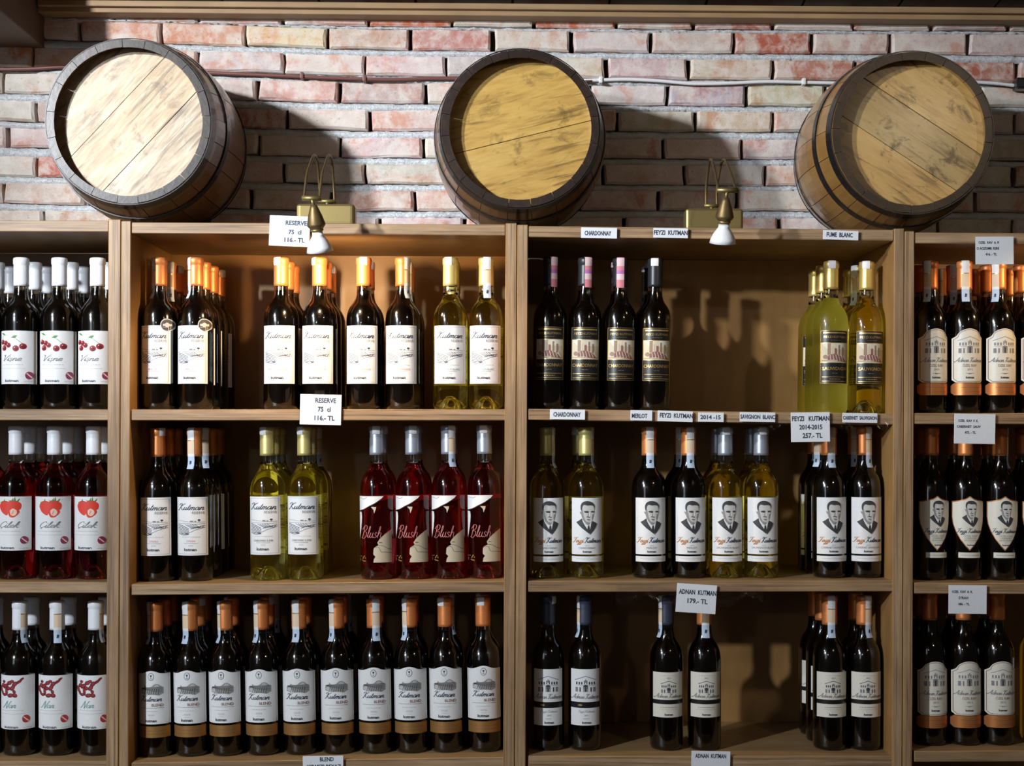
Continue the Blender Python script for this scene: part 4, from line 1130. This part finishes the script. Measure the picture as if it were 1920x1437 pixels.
def barrel(label, cx, cz, y0, y1, re, rb, staves, head_mat, angle, seams, stave_mat, tints):
    t = thing('oak_barrel', label, 'barrel', (cx, (y0 + y1) / 2, cz - rb), 'oak barrels on top of the shelves')
    L = y1 - y0; O = Vector((0, 0, rb)); n = staves; rnd = random.Random(int(cx * 100) + 5)
    rad = lambda s_: re + (rb - re) * (1 - (2 * s_ - 1) ** 2)
    th = 0.0155; segs = 10
    a0 = rnd.random()
    widths = [rnd.uniform(0.75, 1.25) for _ in range(n)]; tot = sum(widths); acc = 0
    for i in range(n):
        s0 = a0 + 2 * math.pi * acc / tot; acc += widths[i]; s1 = a0 + 2 * math.pi * acc / tot
        g = 0.0035; s0 += g; s1 -= g; lift = rnd.uniform(-0.0006, 0.0006)
        v = []; f = []; idx = []
        for k in range(segs + 1):
            q = k / segs; r = rad(q) + lift; y = y0 - (y0 + y1) / 2 + L * q
            for rr in (r, r - th):
                for j in range(4):
                    a = s0 + (s1 - s0) * j / 3
                    v.append((O.x + rr * math.cos(a), y, O.z + rr * math.sin(a)))
        def I(k, inner, j): return k * 8 + inner * 4 + j
        for k in range(segs):
            for j in range(3):
                f.append((I(k, 0, j), I(k, 0, j + 1), I(k + 1, 0, j + 1), I(k + 1, 0, j))); idx.append(0)
                f.append((I(k, 1, j + 1), I(k, 1, j), I(k + 1, 1, j), I(k + 1, 1, j + 1))); idx.append(0)
            f.append((I(k, 0, 0), I(k + 1, 0, 0), I(k + 1, 1, 0), I(k, 1, 0))); idx.append(0)
            f.append((I(k, 0, 3), I(k, 1, 3), I(k + 1, 1, 3), I(k + 1, 0, 3))); idx.append(0)
        for k, fl in ((0, 1), (segs, 0)):
            for j in range(3):
                q4 = (I(k, 0, j), I(k, 1, j), I(k, 1, j + 1), I(k, 0, j + 1)); f.append(q4 if fl else q4[::-1]); idx.append(1)
        ob('stave', mesh('stave', v, f, [stave_mat, M_CHIME], idx), t)
    def hoop(q0, q1, thick=0.0022):
        m = 72; v = []; f = []
        for q, extra in ((q0, 0.0002), (q0, thick), (q1, thick), (q1, 0.0002)):
            r = rad(q) + extra + 0.0006; y = y0 - (y0 + y1) / 2 + L * q
            for j in range(m):
                a = 2 * math.pi * j / m; v.append((O.x + r * math.cos(a), y, O.z + r * math.sin(a)))
        for k in range(4):
            for j in range(m):
                j2 = (j + 1) % m; k2 = (k + 1) % 4
                f.append((k * m + j, k * m + j2, k2 * m + j2, k2 * m + j))
        ob('hoop', mesh('hoop', v, f, [M_IRON]), t)
    hoop(0.004, 0.06); hoop(0.21, 0.255); hoop(0.745, 0.79); hoop(0.94, 0.996)
    # head boards, grain along local X
    rh = rad(0.09) - th + 0.001
    circ = [(rh * math.cos(2 * math.pi * j / 64), rh * math.sin(2 * math.pi * j / 64)) for j in range(64)]
    edges = [-rh - 1] + seams + [rh + 1]
    for side, yh in ((0, y0 + 0.030), (1, y1 - 0.03)):
        for e0, e1 in zip(edges, edges[1:]):
            pts = clip_poly(clip_poly(circ, 0, 1, e0 + 0.0008), 0, -1, -(e1 - 0.0008))
            m = len(pts); c_ = (sum(p[0] for p in pts) / m, sum(p[1] for p in pts) / m)
            dz = rnd.uniform(-0.0012, 0.0012)
            v = [(x, 0.0 + dz, z) for x, z in pts] + [(x, 0.014, z) for x, z in pts]
            f = [tuple(range(m)), tuple(range(2 * m - 1, m - 1, -1))] + [(j, m + j, m + (j + 1) % m, (j + 1) % m) for j in range(m)]
            hb_ = ob('head_board', mesh('head_board', v, f, [head_mat]), t, (0, yh - (y0 + y1) / 2, rb), (0, -angle, 0))
            hb_.color = (*tints[edges.index(e0) % len(tints)], 1)
            if side: break
    if True:
        pass
    return t
def place_barrel(label, rx, ry, rpx, bx, rb, ztop, **kw):
    """rim centre and radius in pixels at the front end, bulge column at mid length"""
    y0, y1 = -0.03, 0.345
    re = rpx / F * (D + y0)
    c = P(rx, ry, y0)
    return barrel(label, c.x, ztop + rb + 0.003, y0, y1, re, rb, **kw)
zt = {u: (P(*([(x['x'][0] + x['x'][1]) / 2, 0]), 0).x, x) for u, x in UNITS.items()}
def top_z(unit, px):
    u = UNITS[unit]; a = P(u['x'][0], u['rows'][0][0], 0); b = P(u['x'][1], u['rows'][0][1], 0); X = P(px, 420, 0).x
    return a.z + (b.z - a.z) * (X - a.x) / (b.x - a.x)
place_barrel('oak barrel with pale head, leftmost of the three on the shelves', 240, 238, 154, 285, 0.189, max(top_z('L', 204), top_z('A', 246)) + 0.003,
             staves=20, head_mat=HEADM[0], angle=math.radians(47), seams=[-0.050, 0.045], stave_mat=STAVEM, tints=[(0.95, 0.96, 0.98), (0.96, 0.90, 0.80), (1.0, 0.98, 0.95)])
place_barrel('oak barrel with golden head, between the two brass lamps', 975, 246, 148, 978, 0.181, max(top_z('A', 948), top_z('B', 990)) + 0.004,
             staves=20, head_mat=HEADM[1], angle=math.radians(14), seams=[-0.012], stave_mat=STAVEM, tints=[(0.80, 0.74, 0.62), (0.86, 0.80, 0.66)])
place_barrel('oak barrel with dark stained head, rightmost of the three on the shelves', 1711, 266, 151, 1674, 0.185, max(top_z('B', 1676), top_z('R', 1714)) + 0.003,
             staves=20, head_mat=HEADM[2], angle=math.radians(-33), seams=[-0.040, 0.048], stave_mat=STAVEM2, tints=[(0.86, 0.78, 0.66), (0.70, 0.70, 0.72), (0.95, 0.90, 0.80)])

# ------------------------------------------------------------------ brass picture lamps
def brass_lamp(label, unit, base_px, back_px, front_px, yfront, ax, lit):
    """base_px: base columns; back/front_px: bar end columns; ax: lamp-head axis, two pixels"""
    YB, YF = 0.06, -0.12
    zb = top_z(unit, sum(base_px) / 2)
    b0 = P(base_px[0], 400, YB); b1 = P(base_px[1], 400, YB)
    org = Vector(((b0.x + b1.x) / 2, YB, zb + 0.0006))
    t = thing('brass_lamp', label, 'lamp', org, 'brass lamps on top of the shelves')
    hw = (b1.x - b0.x) / 2
    ob('base', bevelled('base', box(-hw, hw, -0.022, 0.022, 0.0, 0.046), [M_BRASS], 0.009, 4), t)
    zbar = 0.054
    k0 = P(back_px[0], 385, YB).x - org.x; k1 = P(back_px[1], 385, YB).x - org.x
    f0 = P(front_px[0], yfront, YF) - org; f1 = P(front_px[1], yfront, YF) - org
    ob('hinge_bar', tube('hinge_bar', [(k0 - 0.004, 0, zbar), (k1 + 0.004, 0, zbar)], 0.004, [M_BRASS], 10), t)
    ob('hinge_post', tube('hinge_post', [((k0 + k1) / 2, 0, 0.04), ((k0 + k1) / 2, 0, zbar)], 0.0035, [M_BRASS], 10), t)
    ob('head_bar', tube('head_bar', [f0 - Vector((0.004, 0, 0)), f1 + Vector((0.004, 0, 0))], 0.0052, [M_BRASS], 10), t)
    for a, b in ((k0, f0), (k1, f1)):
        zf = b.z
        pts = [(a, 0, zbar), (a - 0.001, -0.006, zbar + 0.035), (a + (b.x - a) * .2, -0.03, zbar + 0.072), (a + (b.x - a) * .35, -0.058, zbar + 0.083),
               (a + (b.x - a) * .5, -0.088, zbar + 0.074), (a + (b.x - a) * .7, -0.118, zbar + 0.052), (a + (b.x - a) * .9, -0.150, zbar + 0.026), (b.x, YF - YB, zf)]
        ob('arm', tube('arm', catmull(pts, 6), 0.0027, [M_DKBRASS], 8), t)
    p0 = P(*ax[0], YF) - org; p1 = P(*ax[1], YF + 0.025) - org
    d = (p1 - p0); Lh = d.length; rot = d.to_track_quat('Z', 'Y').to_euler()
    hd = [(0.0, -0.001), (0.006, -0.001), (0.0085, 0.006), (0.0135, 0.020), (0.0178, 0.036), (0.0180, 0.040), (0.013, 0.046), (0.011, 0.047), (0, 0.047)]
    sc_ = Lh / 0.092
    ob('socket', lathe('socket', [(r, z * sc_) for r, z in hd], 28, [M_DKBRASS]), t, p0, rot)
    ob('collar', lathe('collar', [(0.009, 0.045 * sc_), (0.0125, 0.0465 * sc_), (0.0130, 0.050 * sc_), (0.0105, 0.0525 * sc_), (0.009, 0.0525 * sc_)], 24, [M_BRASS if lit else M_ENAMEL], close=True), t, p0, rot)
    ob('yoke', tube('yoke', [(f0 + f1) / 2, p0 + d * 0.02], 0.0035, [M_BRASS], 8), t)
    sh = [(0.0102, 0.052), (0.0108, 0.060), (0.0150, 0.066), (0.0200, 0.074), (0.0238, 0.083), (0.0262, 0.092), (0.0248, 0.092), (0.0225, 0.083), (0.0188, 0.0755), (0.0138, 0.068), (0.0098, 0.062)]
    ob('shade', lathe('shade', [(r, z * sc_) for r, z in sh], 32, [M_ENAMEL], close=True), t, p0, rot)
    if lit:
        hb = N('warm_lit_bulb'); hb.set(Base_Color=(1, .9, .7), Emission_Color=(1.0, 0.66, 0.34), Emission_Strength=max(2.0, lit * 9))
        ob('bulb', lathe('bulb', [(0, 0.064 * sc_), (0.006, 0.066 * sc_), (0.0125, 0.076 * sc_), (0.0135, 0.083 * sc_), (0.008, 0.087 * sc_), (0, 0.088 * sc_)], 20, [hb.m]), t, p0, rot)
        l = bpy.data.lights.new('lamp_light', 'SPOT'); l.energy = 9.0 * lit; l.color = (1.0, 0.66, 0.33)
        l.spot_size = math.radians(165); l.spot_blend = 0.35; l.shadow_soft_size = 0.012
        lo = bpy.data.objects.new('lamp_light', l); COL.objects.link(lo); lo.parent = t
        lo.location = p0 + d * 1.06
        lo.rotation_euler = Vector((0.06, 0.62, -0.78)).to_track_quat('-Z', 'Y').to_euler()
    else:
        ob('bulb', lathe('bulb', [(0, 0.064 * sc_), (0.006, 0.066 * sc_), (0.0125, 0.076 * sc_), (0.0135, 0.083 * sc_), (0.008, 0.087 * sc_), (0, 0.088 * sc_)], 20, [M_ENAMEL]), t, p0, rot)
    return t
brass_lamp('brass lamp with lit white shade, left of the middle barrel', 'A', (558, 667), (600, 627), (570, 599), 372, ((588, 385), (600, 472)), 1.0)
brass_lamp('brass lamp with hanging white shade, right of the middle barrel', 'B', (1283, 1391), (1324, 1344), (1348, 1380), 357, ((1361, 371), (1355, 456)), 0.012)
brass_lamp('brass lamp beyond the right edge of the picture', 'R', (2030, 2140), (2072, 2094), (2100, 2130), 366, ((2112, 378), (2108, 464)), 0.32)
